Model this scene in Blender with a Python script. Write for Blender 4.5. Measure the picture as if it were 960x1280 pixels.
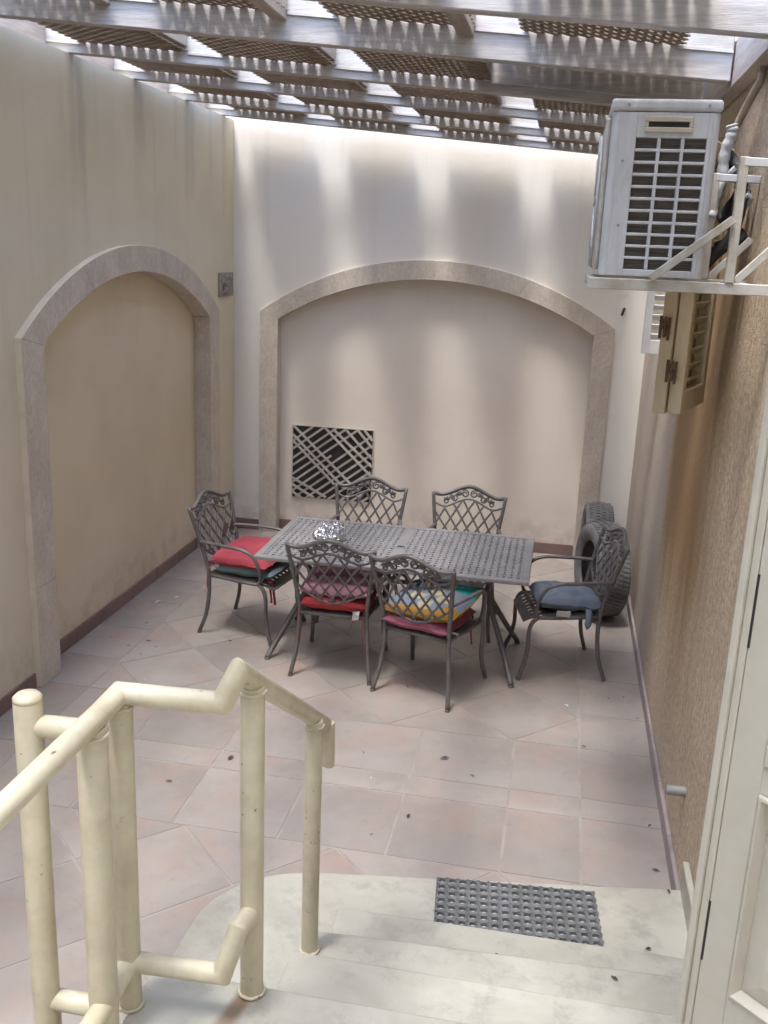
import bpy, math, random
from mathutils import Vector, Matrix, noise
random.seed(7)
R = math.radians
scn = bpy.context.scene
for o in list(bpy.data.objects): bpy.data.objects.remove(o)
COL = scn.collection

# ------------------------------------------------------------------ camera, sky, sun, exposure
FPX, PITCH, ROLL, YAW, CAMH = 1202.27, .2669, .0408, .1752, 2.6
cp, sp, cy, sy = math.cos(PITCH), math.sin(PITCH), math.cos(YAW), math.sin(YAW)
fwd = Vector((-sy*cp, cy*cp, -sp)); rgt = Vector((cy, sy, 0)); upv = rgt.cross(fwd)
c_, s_ = math.cos(ROLL), math.sin(ROLL)
r2 = rgt*c_ + upv*s_; u2 = upv*c_ - rgt*s_
cam = bpy.data.cameras.new('camera'); cam.sensor_fit = 'HORIZONTAL'; cam.sensor_width = 36
cam.lens = FPX/960*36; cam.clip_end = 2000; cam.clip_start = .05
camo = bpy.data.objects.new('camera', cam); COL.objects.link(camo)
m = Matrix((r2, u2, -fwd)).transposed().to_4x4(); m.translation = (0, 0, CAMH); camo.matrix_world = m
scn.camera = camo

SUN_DIR = Vector((.13, .245, -.96)).normalized()          # direction the light travels
elev = math.asin(-SUN_DIR.z); azim = math.atan2(-SUN_DIR.x, -SUN_DIR.y)
w = bpy.data.worlds.new('World'); scn.world = w; w.use_nodes = True
nt = w.node_tree; nt.nodes.clear()
sky = nt.nodes.new('ShaderNodeTexSky'); sky.sky_type = 'NISHITA'; sky.sun_disc = False
sky.sun_elevation = elev; sky.sun_rotation = azim
sky.air_density = 1.0; sky.dust_density = 1.5; sky.ozone_density = 1.0
bg = nt.nodes.new('ShaderNodeBackground'); bg.inputs[1].default_value = .15
wo = nt.nodes.new('ShaderNodeOutputWorld')
nt.links.new(sky.outputs[0], bg.inputs[0]); nt.links.new(bg.outputs[0], wo.inputs[0])
sl = bpy.data.lights.new('sun', 'SUN'); sl.energy = .75; sl.angle = R(12); sl.color = (1, .99, .975)
so = bpy.data.objects.new('sun', sl); COL.objects.link(so)
so.rotation_euler = SUN_DIR.to_track_quat('-Z', 'Y').to_euler(); so.location = (0, 0, 12)
vs = scn.view_settings; vs.view_transform = 'Standard'; vs.look = 'None'; vs.gamma = 1; vs.use_curve_mapping = False
vs.exposure = 3.15

# ------------------------------------------------------------------ materials
def newmat(name):
    mt = bpy.data.materials.new(name); mt.use_nodes = True
    return mt, mt.node_tree, mt.node_tree.nodes['Principled BSDF']
def L(t, a, b): t.links.new(a, b)
def N(t, kind, **kw):
    n = t.nodes.new('ShaderNode'+kind)
    for k, v in kw.items(): setattr(n, k, v)
    return n
def coords(t, stretch=(1, 1, 1)):
    tc = N(t, 'TexCoord'); mp = N(t, 'Mapping'); mp.inputs['Scale'].default_value = stretch
    L(t, tc.outputs['Object'], mp.inputs[0]); return mp.outputs[0]
def noisen(t, vec, scale, detail=4, rough=.55, dist=0):
    n = N(t, 'TexNoise'); n.inputs['Scale'].default_value = scale; n.inputs['Detail'].default_value = detail
    n.inputs['Roughness'].default_value = rough; n.inputs['Distortion'].default_value = dist
    L(t, vec, n.inputs['Vector']); return n.outputs['Fac']
def maprange(t, v, a, b, c=0., d=1., smooth=True):
    n = N(t, 'MapRange'); n.interpolation_type = 'SMOOTHSTEP' if smooth else 'LINEAR'
    n.inputs[1].default_value, n.inputs[2].default_value, n.inputs[3].default_value, n.inputs[4].default_value = a, b, c, d
    L(t, v, n.inputs[0]); return n.outputs[0]
def mixc(t, fac, a, b):
    n = N(t, 'Mix', data_type='RGBA')
    for sock, v in ((n.inputs[0], fac), (n.inputs[6], a), (n.inputs[7], b)):
        if hasattr(v, 'links'): L(t, v, sock)
        elif isinstance(v, (int, float)): sock.default_value = v
        else: sock.default_value = (*v, 1)
    return n.outputs[2]
def mathn(t, op, a, b=None):
    n = N(t, 'Math', operation=op)
    for i, v in enumerate((a, b)):
        if v is None: continue
        if hasattr(v, 'links'): L(t, v, n.inputs[i])
        else: n.inputs[i].default_value = v
    return n.outputs[0]
def bump(t, bs, h, strength, dist=.01):
    n = N(t, 'Bump'); n.inputs['Strength'].default_value = strength; n.inputs['Distance'].default_value = dist
    L(t, h, n.inputs['Height']); L(t, n.outputs[0], bs.inputs['Normal'])
def pmat(name, c1, c2, scale=6, rough=.6, bs=0., bscale=60, stretch=(1, 1, 1), metallic=0., rnd=0., lo=.35, hi=.65, fine=0., finescale=90, bdist=.004, spec=.5, chips=None):
    mt, t, p = newmat(name)
    v = coords(t, stretch)
    f = maprange(t, noisen(t, v, scale, 5, .6), lo, hi)
    col = mixc(t, f, c1, c2)
    if fine:
        g = maprange(t, noisen(t, v, finescale, 3, .6), .3, .7, 1-fine, 1+fine, False)
        mm = N(t, 'Mix', data_type='RGBA', blend_type='MULTIPLY'); mm.inputs[0].default_value = 1
        L(t, col, mm.inputs[6]); L(t, g, mm.inputs[7]); col = mm.outputs[2]
    if chips:
        cm = mathn(t, 'MULTIPLY', maprange(t, noisen(t, v, 48, 3, .6), .675, .71), maprange(t, noisen(t, v, 5, 3, .6), .47, .56))
        col = mixc(t, cm, col, chips)
    if rnd:
        oi = N(t, 'ObjectInfo'); hv = N(t, 'HueSaturation')
        L(t, maprange(t, oi.outputs['Random'], 0, 1, 1-rnd, 1+rnd, False), hv.inputs['Value']); L(t, col, hv.inputs['Color']); col = hv.outputs[0]
    L(t, col, p.inputs['Base Color'])
    p.inputs['Roughness'].default_value = rough; p.inputs['Metallic'].default_value = metallic
    p.inputs['Specular IOR Level'].default_value = spec
    if bs: bump(t, p, noisen(t, v, bscale, 4, .6), bs, bdist)
    return mt
M = {}
def wall_paint(name, c1, c2, streak, drips=None):
    mt, t, p = newmat(name); v = coords(t)
    base = mixc(t, maprange(t, noisen(t, v, 1.3, 4, .55), .35, .68), c1, c2)
    sv = coords(t, (5, 5, .22))
    st = maprange(t, noisen(t, sv, 1.5, 4, .6), .52, .74)
    sep = N(t, 'SeparateXYZ'); tc = N(t, 'TexCoord'); L(t, tc.outputs['Object'], sep.inputs[0])
    top = maprange(t, sep.outputs[2], 1.2, 3.5, .15, 1)
    base = mixc(t, mathn(t, 'MULTIPLY', mathn(t, 'MULTIPLY', st, top), .38), base, streak)
    if drips:
        tot = None
        for yb_ in drips:
            dist = mathn(t, 'ABSOLUTE', mathn(t, 'SUBTRACT', mathn(t, 'ADD', sep.outputs[1], maprange(t, noisen(t, v, 7, 3, .6), 0, 1, -.05, .05, False)), yb_))
            mk = maprange(t, dist, .085, .015); tot = mk if tot is None else mathn(t, 'MAXIMUM', tot, mk)
        tot = mathn(t, 'MULTIPLY', tot, maprange(t, mathn(t, 'ADD', sep.outputs[2], maprange(t, noisen(t, v, 2.5, 3, .6), 0, 1, -.6, .6, False)), 2.5, 3.6))
        base = mixc(t, mathn(t, 'MULTIPLY', tot, .24), base, (.27, .24, .185))
    low = mathn(t, 'MULTIPLY', maprange(t, sep.outputs[2], .55, .05), maprange(t, noisen(t, v, 5, 5, .65), .4, .7))
    base = mixc(t, mathn(t, 'MULTIPLY', low, .45), base, (.30, .25, .20))
    L(t, base, p.inputs['Base Color']); p.inputs['Roughness'].default_value = .62; p.inputs['Specular IOR Level'].default_value = .25
    hgt = mathn(t, 'ADD', noisen(t, v, 38, 5, .65), mathn(t, 'MULTIPLY', noisen(t, coords(t, (1, 1, 2.4)), 3.5, 5, .6, 1.0), 1.6))
    bump(t, p, hgt, .10, .008)
    return mt
M['paint'] = wall_paint('cream_wall_paint', (.69, .615, .465), (.63, .56, .415), (.48, .43, .33), (3.73, 3.82, 4.62, 4.70, 5.56, 5.66, 6.43, 6.50, 7.33, 7.42, 8.12))
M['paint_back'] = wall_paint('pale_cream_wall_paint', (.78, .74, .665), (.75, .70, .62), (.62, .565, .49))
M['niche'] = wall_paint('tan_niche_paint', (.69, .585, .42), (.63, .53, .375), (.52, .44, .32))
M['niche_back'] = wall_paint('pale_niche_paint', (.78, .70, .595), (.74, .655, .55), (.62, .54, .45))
M['trim'] = pmat('weathered_beige_stone_trim', (.60, .53, .44), (.51, .44, .36), 3, .8, .3, 70, (2, 2, 1.2), rnd=.03, fine=.12, finescale=30)
M['trim_edge'] = pmat('cream_trim_edge', (.68, .61, .47), (.60, .53, .41), 5, .7, .2, 60)
M['skirt'] = pmat('red_brown_skirting_tile', (.25, .155, .135), (.20, .135, .115), 6, .5, .1, 60, rnd=.1)
M['skirt_grey'] = pmat('grey_skirting_tile', (.37, .31, .30), (.30, .255, .24), 6, .5, .1, 60, rnd=.06)

def stucco():
    mt, t, p = newmat('rough_brown_stucco'); v = coords(t)
    sep = N(t, 'SeparateXYZ'); tc = N(t, 'TexCoord'); L(t, tc.outputs['Object'], sep.inputs[0])
    y, z = sep.outputs[1], sep.outputs[2]
    base = mixc(t, maprange(t, noisen(t, v, 2.2, 5, .6), .35, .65), (.72, .585, .42), (.64, .505, .355))
    gr = maprange(t, noisen(t, v, 34, 5, .8), .33, .67, .62, 1.26, False)
    mm = N(t, 'Mix', data_type='RGBA', blend_type='MULTIPLY'); mm.inputs[0].default_value = 1; L(t, base, mm.inputs[6]); L(t, gr, mm.inputs[7]); base = mm.outputs[2]
    wv = coords(t, (6, 6, .35)); wob = maprange(t, noisen(t, wv, 1.2, 4, .6), 0, 1, -.35, .35, False)
    yy = mathn(t, 'ADD', y, wob)
    # pale washed strip beyond the window, rusty run-off below it
    pale = mathn(t, 'MULTIPLY', maprange(t, yy, 5.65, 5.95), maprange(t, noisen(t, wv, 2.3, 4, .6), .3, .6, .35, .8))
    base = mixc(t, pale, base, (.58, .51, .435))
    a = mathn(t, 'MULTIPLY', maprange(t, y, 5.85, 5.55), maprange(t, yy, 3.75, 4.6))
    a = mathn(t, 'MULTIPLY', a, maprange(t, mathn(t, 'ADD', z, mathn(t, 'MULTIPLY', wob, 1.6)), .35, 1.35))
    a = mathn(t, 'MULTIPLY', a, maprange(t, z, 3.1, 2.6))
    base = mixc(t, mathn(t, 'MULTIPLY', a, .80), base, (.34, .19, .065))
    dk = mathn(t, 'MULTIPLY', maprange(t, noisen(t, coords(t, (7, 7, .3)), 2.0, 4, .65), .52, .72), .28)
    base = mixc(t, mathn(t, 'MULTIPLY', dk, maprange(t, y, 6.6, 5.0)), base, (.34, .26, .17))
    L(t, base, p.inputs['Base Color']); p.inputs['Roughness'].default_value = .9; p.inputs['Specular IOR Level'].default_value = .2
    h = mathn(t, 'ADD', noisen(t, v, 36, 5, .7), mathn(t, 'MULTIPLY', noisen(t, v, 170, 3, .6), .6))
    bump(t, p, h, .8, .022)
    return mt
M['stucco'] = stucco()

def tilemat():
    mt, t, p = newmat('pinkish_stone_tile'); v = coords(t)
    oi = N(t, 'ObjectInfo')
    off = N(t, 'VectorMath', operation='SCALE'); off.inputs[0].default_value = (7, 13, 5); L(t, oi.outputs['Random'], off.inputs['Scale'])
    vv = N(t, 'VectorMath', operation='ADD'); L(t, v, vv.inputs[0]); L(t, off.outputs[0], vv.inputs[1])
    a = maprange(t, noisen(t, vv.outputs[0], 2.6, 6, .62, .4), .36, .66)
    col = mixc(t, a, (.305, .265, .232), (.365, .318, .278))
    b = maprange(t, noisen(t, vv.outputs[0], 3.2, 5, .65), .46, .70)
    col = mixc(t, mathn(t, 'MULTIPLY', b, .72), col, (.385, .275, .225))
    g2 = maprange(t, noisen(t, v, 14, 5, .7), .55, .75)
    col = mixc(t, mathn(t, 'MULTIPLY', g2, .35), col, (.19, .16, .145))
    d = maprange(t, noisen(t, v, 1.1, 5, .65), .42, .64)               # settled dust
    col = mixc(t, mathn(t, 'MULTIPLY', d, .45), col, (.36, .33, .295))
    sp_ = maprange(t, noisen(t, v, 120, 2, .5), .69, .76)
    col = mixc(t, mathn(t, 'MULTIPLY', sp_, .45), col, (.15, .12, .11))
    hv = N(t, 'HueSaturation'); L(t, maprange(t, oi.outputs['Random'], 0, 1, .94, 1.06, False), hv.inputs['Value']); L(t, col, hv.inputs['Color'])
    L(t, hv.outputs[0], p.inputs['Base Color'])
    L(t, maprange(t, noisen(t, v, 3, 4, .6), .3, .7, .34, .6), p.inputs['Roughness'])
    bump(t, p, noisen(t, v, 26, 4, .6), .06, .004)
    return mt
M['tile'] = tilemat()
M['grout'] = pmat('pale_pink_grout', (.40, .35, .31), (.33, .285, .25), 5, .85, .2, 120)
def marblemat():
    mt, t, p = newmat('worn_offwhite_marble'); v = coords(t)
    col = mixc(t, maprange(t, noisen(t, v, 2.4, 6, .65, .6), .33, .68), (.48, .46, .385), (.39, .37, .30))
    col = mixc(t, mathn(t, 'MULTIPLY', maprange(t, noisen(t, v, 7, 6, .75), .48, .68), .65), col, (.30, .285, .24))
    col = mixc(t, mathn(t, 'MULTIPLY', maprange(t, noisen(t, v, 1.3, 4, .6), .52, .66), .30), col, (.35, .315, .25))
    col = mixc(t, mathn(t, 'MULTIPLY', maprange(t, noisen(t, v, 80, 2, .5), .73, .78), .5), col, (.22, .2, .17))
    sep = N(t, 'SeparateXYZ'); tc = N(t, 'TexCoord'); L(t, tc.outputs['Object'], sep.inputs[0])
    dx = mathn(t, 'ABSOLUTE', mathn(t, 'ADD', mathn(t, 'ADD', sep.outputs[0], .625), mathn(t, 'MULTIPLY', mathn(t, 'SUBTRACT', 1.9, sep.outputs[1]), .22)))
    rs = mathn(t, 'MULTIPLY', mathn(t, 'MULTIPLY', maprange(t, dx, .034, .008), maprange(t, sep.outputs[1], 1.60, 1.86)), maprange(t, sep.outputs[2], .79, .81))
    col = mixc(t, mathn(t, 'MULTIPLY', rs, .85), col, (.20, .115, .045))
    L(t, col, p.inputs['Base Color']); L(t, maprange(t, noisen(t, v, 5, 4, .6), .3, .7, .38, .62), p.inputs['Roughness'])
    bump(t, p, noisen(t, v, 30, 5, .65), .12, .005); return mt
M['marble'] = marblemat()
M['ground'] = pmat('dusty_ground', (.30, .25, .19), (.24, .2, .15), .4, .95, .3, 5)
M['house'] = pmat('cream_house_render', (.52, .46, .36), (.46, .40, .31), 1.5, .85, .3, 80)
M['wood'] = pmat('weathered_grey_wood', (.45, .42, .39), (.35, .32, .295), 3, .78, .35, 45, (.6, 7, 7), fine=.14, finescale=14, rnd=.06)
M['woody'] = pmat('weathered_grey_rafter_wood', (.36, .31, .27), (.28, .23, .20), 3, .7, .35, 45, (7, .6, 7), fine=.14, finescale=14, rnd=.06)
M['lattice'] = pmat('brown_lattice_wood', (.23, .175, .12), (.16, .115, .08), 8, .75, .2, 60, rnd=.08)
M['batten'] = pmat('pale_batten_wood', (.45, .42, .40), (.36, .33, .31), 5, .7, .2, 60)
M['rail'] = pmat('cream_gloss_rail_paint', (.60, .545, .395), (.52, .455, .31), 6, .38, .2, 30, lo=.42, hi=.72, fine=.08, finescale=18, spec=.4, chips=(.10, .06, .035))
M['metal'] = pmat('brown_grey_cast_metal', (.16, .145, .137), (.125, .112, .105), 12, .42, .12, 150, metallic=.15, rnd=.08)
M['tabletop'] = pmat('dusty_grey_table_metal', (.27, .26, .25), (.215, .205, .20), 4, .5, .1, 120, metallic=.1, fine=.05, finescale=40)
M['white_metal'] = pmat('dusty_white_powder_coat', (.55, .565, .585), (.47, .48, .49), 4, .42, .05, 60, (3, 3, 1), fine=.05, finescale=20)
M['white_dirty'] = pmat('dirty_white_steel', (.52, .50, .46), (.36, .33, .27), 9, .5, .1, 60)
M['coil'] = pmat('dark_dusty_coil', (.25, .215, .18), (.13, .115, .095), 9, .7, .5, 120, (1, 1, 30))
M['slot'] = pmat('dark_recess', (.03, .026, .022), (.022, .02, .017), 9, .8)
M['beige_plastic'] = pmat('beige_plastic_handle', (.50, .45, .36), (.42, .37, .29), 9, .5)
M['cream_wood'] = pmat('cream_painted_shutter', (.60, .50, .33), (.54, .44, .28), 7, .5, .1, 60, (4, 4, 1))
M['skylit_wood'] = pmat('skylit_white_shutter', (.66, .65, .63), (.58, .57, .55), 7, .5, .1, 60)  # skylight on the far leaf is put into this whiter colour
M['door'] = pmat('cream_white_door_paint', (.54, .505, .42), (.50, .465, .38), 6, .38, .06, 40, fine=.03, finescale=14)
M['rust'] = pmat('rusty_hinge', (.14, .085, .05), (.09, .055, .035), 40, .7, .4, 120)
M['rubber'] = pmat('dusty_tyre_rubber', (.20, .195, .185), (.115, .112, .108), 6, .85, .2, 80)
M['matrubber'] = pmat('grey_rubber_mat', (.155, .16, .165), (.115, .12, .12), 14, .6, .2, 90)
M['grille'] = pmat('cream_lattice_strip', (.52, .47, .41), (.43, .38, .33), 9, .7, .2, 60, rnd=.1)
M['foil'] = pmat('crumpled_foil', (.80, .80, .82), (.72, .72, .75), 9, .18, .5, 60, metallic=1.)
M['grey_pvc'] = pmat('grey_pvc_pipe', (.33, .33, .32), (.26, .26, .25), 9, .5)
M['conduit'] = pmat('dusty_brown_conduit', (.27, .23, .18), (.20, .17, .135), 9, .65, .1, 60)
M['tape'] = pmat('white_wrapping_tape', (.52, .53, .54), (.36, .37, .38), 16, .55, .5, 40)
M['black_foam'] = pmat('black_pipe_insulation', (.025, .024, .024), (.045, .042, .04), 16, .8, .4, 60)
M['relief'] = pmat('carved_grey_stone', (.33, .285, .255), (.24, .205, .18), 25, .8, .5, 60)
M['leafdry'] = pmat('dry_brown_leaf', (.075, .055, .04), (.045, .035, .028), 30, .8, rnd=.3)
M['paper'] = pmat('white_paper_scrap', (.70, .69, .67), (.62, .61, .6), 30, .8)
M['glass'] = pmat('dark_window_glass', (.03, .035, .04), (.025, .03, .035), 2, .08)
def cloth(name, c1, c2=None):
    c2 = c2 or tuple(x*.82 for x in c1)
    M[name] = pmat(name+'_fabric', c1, c2, 7, .92, .35, 420, fine=.06, finescale=200, bdist=.002, spec=.2)
cloth('red', (.40, .068, .085)); cloth('red2', (.42, .06, .06)); cloth('mauve', (.33, .165, .20)); cloth('pink', (.34, .115, .16))
cloth('teal', (.19, .27, .27)); cloth('green', (.15, .21, .14)); cloth('mustard', (.38, .20, .045)); cloth('sky', (.18, .22, .265)); cloth('yellow', (.42, .35, .23))
cloth('blue', (.19, .22, .265)); cloth('turq', (.04, .30, .26)); cloth('white', (.66, .65, .64)); cloth('navy', (.06, .08, .14))

# ------------------------------------------------------------------ helpers
def cr(pts, n=6):
    """Catmull-Rom through points."""
    P = [Vector(q) for q in pts]; P = [P[0]*2-P[1]] + P + [P[-1]*2-P[-2]]; out = []
    for i in range(1, len(P)-2):
        a, b, c, d = P[i-1:i+3]
        for k in range(n):
            t = k/n
            out.append(.5*((2*b)+(c-a)*t+(2*a-5*b+4*c-d)*t*t+(3*b-a-3*c+d)*t**3))
    out.append(P[-2]); return out
class MB:
    def __init__(s): s.v = []; s.f = []; s.m = []
    def add(s, vs, fs, mi=0):
        b = len(s.v); s.v += [tuple(q) for q in vs]; s.f += [tuple(b+i for i in f) for f in fs]; s.m += [mi]*len(fs); return s
    def box(s, x0, x1, y0, y1, z0, z1, mi=0):
        return s.add([(x0,y0,z0),(x1,y0,z0),(x1,y1,z0),(x0,y1,z0),(x0,y0,z1),(x1,y0,z1),(x1,y1,z1),(x0,y1,z1)],
                     [(0,3,2,1),(4,5,6,7),(0,1,5,4),(1,2,6,5),(2,3,7,6),(3,0,4,7)], mi)
    def bar(s, a, b, w, h, upv=(0,0,1), mi=0):
        """rectangular bar from a to b, w across, h along upv"""
        a, b = Vector(a), Vector(b); d = (b-a).normalized(); sd = d.cross(Vector(upv)).normalized(); u = sd.cross(d)
        vs = []
        for q in (a, b):
            for i, j in ((-1,-1),(1,-1),(1,1),(-1,1)): vs.append(q+sd*(i*w/2)+u*(j*h/2))
        return s.add(vs, [(0,1,2,3),(7,6,5,4),(0,4,5,1),(1,5,6,2),(2,6,7,3),(3,7,4,0)], mi)
    def prism(s, poly, z0, z1, f=None, mi=0):
        """poly of 2D points (CCW); f maps (a,b,h)->xyz"""
        f = f or (lambda a, b, h: (a, b, h)); n = len(poly)
        vs = [f(a, b, z0) for a, b in poly]+[f(a, b, z1) for a, b in poly]
        return s.add(vs, [tuple(range(n-1,-1,-1)), tuple(range(n,2*n))]+[(i,(i+1)%n,n+(i+1)%n,n+i) for i in range(n)], mi)
    def tube(s, pts, r, n=8, caps=True, mi=0, flat=1.):
        P = [Vector(q) for q in pts]; k = len(P); rr = r if isinstance(r, (list, tuple)) else [r]*k
        ref = None; vs = []
        for i in range(k):
            d = (P[min(i+1,k-1)]-P[max(i-1,0)])
            if d.length < 1e-9: d = Vector((0,0,1))
            d.normalize()
            if ref is None: ref = Vector((0,0,1)) if abs(d.z) < .9 else Vector((1,0,0))
            u = (ref-d*ref.dot(d)).normalized(); ref = u; v = d.cross(u)
            sc = 1.
            if 0 < i < k-1:
                ca = (P[i]-P[i-1]).normalized().dot((P[i+1]-P[i]).normalized()); sc = min(1.5, 1/max(.5, math.sqrt(max(0,(1+ca)/2))))
            for j in range(n):
                a = 2*math.pi*(j+.5)/n; vs.append(P[i]+(u*math.cos(a)*flat+v*math.sin(a))*rr[i]*sc)
        fs = [(i*n+j, i*n+(j+1)%n, (i+1)*n+(j+1)%n, (i+1)*n+j) for i in range(k-1) for j in range(n)]
        if caps: fs += [tuple(range(n-1,-1,-1)), tuple(range((k-1)*n, k*n))]
        return s.add(vs, fs, mi)
    def mitre(s, pts, r, n=20, mi=0):
        P = [Vector(q) for q in pts]; d = (P[1]-P[0]).normalized()
        ref = Vector((0,0,1)) if abs(d.z) < .9 else Vector((1,0,0)); u = (ref-d*ref.dot(d)).normalized(); v = d.cross(u)
        off = [(u*math.cos(2*math.pi*j/n)+v*math.sin(2*math.pi*j/n))*r for j in range(n)]; vs = [P[0]+o for o in off]
        for i in range(1, len(P)):
            if i < len(P)-1:
                d2 = (P[i+1]-P[i]).normalized(); nn = (d+d2).normalized(); mo = [o-d*(o.dot(nn)/d.dot(nn)) for o in off]
                vs += [P[i]+q for q in mo]; off = [(q-d2*q.dot(d2)) for q in mo]; d = d2
            else: vs += [P[i]+o for o in off]
        k = len(P)
        fs = [(i*n+j, i*n+(j+1)%n, (i+1)*n+(j+1)%n, (i+1)*n+j) for i in range(k-1) for j in range(n)]+[tuple(range(n-1,-1,-1)), tuple(range((k-1)*n, k*n))]
        return s.add(vs, fs, mi)
    def lathe(s, prof, n=32, f=None, mi=0):
        """closed profile (r,h) revolved; f maps (x,y,h)->xyz"""
        f = f or (lambda x, y, h: (x, y, h)); k = len(prof); vs = []
        for i in range(n):
            a = 2*math.pi*i/n
            for r, h in prof: vs.append(f(r*math.cos(a), r*math.sin(a), h))
        return s.add(vs, [(i*k+j, ((i+1)%n)*k+j, ((i+1)%n)*k+(j+1)%k, i*k+(j+1)%k) for i in range(n) for j in range(k)], mi)
    def build(s, name, mats, parent=None, smooth=False, bevel=0., seg=1, auto=False):
        me = bpy.data.meshes.new(name); me.from_pydata(s.v, [], s.f); me.update()
        for q in (mats if isinstance(mats, (list, tuple)) else [mats]): me.materials.append(M[q])
        if isinstance(mats, (list, tuple)) and len(mats) > 1: me.polygons.foreach_set('material_index', s.m)
        if smooth: me.polygons.foreach_set('use_smooth', [True]*len(me.polygons))
        o = bpy.data.objects.new(name, me); COL.objects.link(o)
        if parent is not None: o.parent = parent
        if bevel:
            b = o.modifiers.new('bevel', 'BEVEL'); b.width = bevel; b.segments = seg; b.limit_method = 'ANGLE'; b.angle_limit = R(40)
        return o
def tag(o, label=None, cat=None, group=None, kind=None):
    for k, v in (('label', label), ('category', cat), ('group', group), ('kind', kind)):
        if v: o[k] = v
    return o
def thing(name, label, cat, loc=(0,0,0), rz=0, group=None):
    o = bpy.data.objects.new(name, None); COL.objects.link(o); o.location = loc; o.rotation_euler = (0,0,rz); o.empty_display_size = .1
    return tag(o, label, cat, group)
def copy_tree(o, parent=None):
    c = o.copy(); COL.objects.link(c)
    if parent is not None: c.parent = parent
    for ch in list(o.children): copy_tree(ch, c)
    return c
def recalc(o):
    import bmesh
    bm = bmesh.new(); bm.from_mesh(o.data); bmesh.ops.recalc_face_normals(bm, faces=bm.faces); bm.to_mesh(o.data); bm.free(); return o

# ------------------------------------------------------------------ dimensions (metres; origin on the floor under the camera)
XL, XR, YB = -2.917, .675, 8.368          # left wall, right wall, back wall
XN, YN = XL-.10, YB+.085                  # faces of the two blind niches
HT = 3.607                                # top of the left wall

# ------------------------------------------------------------------ ground, floor
tag(MB().add([(-60,-60,-.30),(60,-60,-.30),(60,60,-.30),(-60,60,-.30)], [(0,1,2,3)]).build('ground', 'ground'), kind='structure')
fl = MB().box(XN-.05, XR+.05, -1.5, YN+.05, -.28, -.0025).build('floor', 'grout'); tag(fl, kind='structure')
def clip(poly, ax, val, keep_greater):
    out = []
    for i in range(len(poly)):
        a, b = poly[i], poly[(i+1) % len(poly)]
        ina = (a[ax] > val) == keep_greater; inb = (b[ax] > val) == keep_greater
        if ina: out.append(a)
        if ina != inb:
            t = (val-a[ax])/(b[ax]-a[ax]); out.append((a[0]+(b[0]-a[0])*t, a[1]+(b[1]-a[1])*t))
    return out
def area(p): return .5*sum(p[i][0]*p[(i+1)%len(p)][1]-p[(i+1)%len(p)][0]*p[i][1] for i in range(len(p)))
def inset(p, d):
    n = len(p); out = []
    for i in range(n):
        a, b, c = (Vector(p[(i+k)%n]) for k in (-1,0,1))
        e1 = (b-a).normalized(); e2 = (c-b).normalized()
        n1 = Vector((-e1.y, e1.x)); n2 = Vector((-e2.y, e2.x)); q = n1+n2; k = 1+n1.dot(n2)
        out.append(tuple(b+q*(d/max(k,.3))))
    return out
def dedupe(p):
    return [q for i, q in enumerate(p) if (Vector(q)-Vector(p[i-1])).length > .004]
def tile(poly):
    poly = dedupe(poly)
    if len(poly) < 3: return
    if area(poly) < 0: poly = poly[::-1]
    if area(poly) < .004: return
    g = inset(poly, .0065)
    cx = sum(q[0] for q in g)/len(g); cyy = sum(q[1] for q in g)/len(g)
    o = MB().prism([(a-cx, b-cyy) for a, b in g], -.02, random.uniform(-.0004, .0004)).build('tile', 'tile', fl); o.location = (cx, cyy, 0)
T = .506; H2 = T*math.sqrt(.5)
XA, XB = -2.61, .275                       # edges of the diagonal field
Y1, Y2, Y3, Y4 = 3.68, 4.19, 4.37, 4.88   # straight band
def rows(x0, x1, ys):
    for a, b in zip(ys, ys[1:]): tile([(x0,a),(x1,a),(x1,b),(x0,b)])
ysb = [-1.0+i*T for i in range(9)]+[Y1-.02]
ysb = [y for y in ysb if y < Y1-.1 and y > .4]+[Y1, Y2, Y3, Y4, 5.30, 5.81, 6.32, 6.83, 7.34, 7.85, YN]
rows(XN, XA, ysb); rows(XB, XR, ysb)
xs = [XA+i*T for i in range(6)]
xs = [-2.61, -2.10, -1.59, -1.085, -.585, -.075, XB]
for a, b in zip(xs, xs[1:]): rows(a, b, [Y1, Y2, Y3, Y4])
def diag(x0, x1, y0, y1, ox, oy):
    for i in range(-14, 15):
        for j in range(-14, 15):
            cx = ox+(i-j)*H2; c2 = oy+(i+j)*H2+H2
            if not (x0-H2 < cx < x1+H2 and y0-H2 < c2 < y1+H2): continue
            p = [(cx,c2-H2),(cx+H2,c2),(cx,c2+H2),(cx-H2,c2)]
            for ax, v, k in ((0,x0,True),(0,x1,False),(1,y0,True),(1,y1,False)):
                if p: p = clip(p, ax, v, k)
            if len(p) >= 3: tile(p)
diag(XA, XB, Y4, YN, -.085, Y4)
diag(XA, XB, .4, Y1, -.095, Y1)

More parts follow.
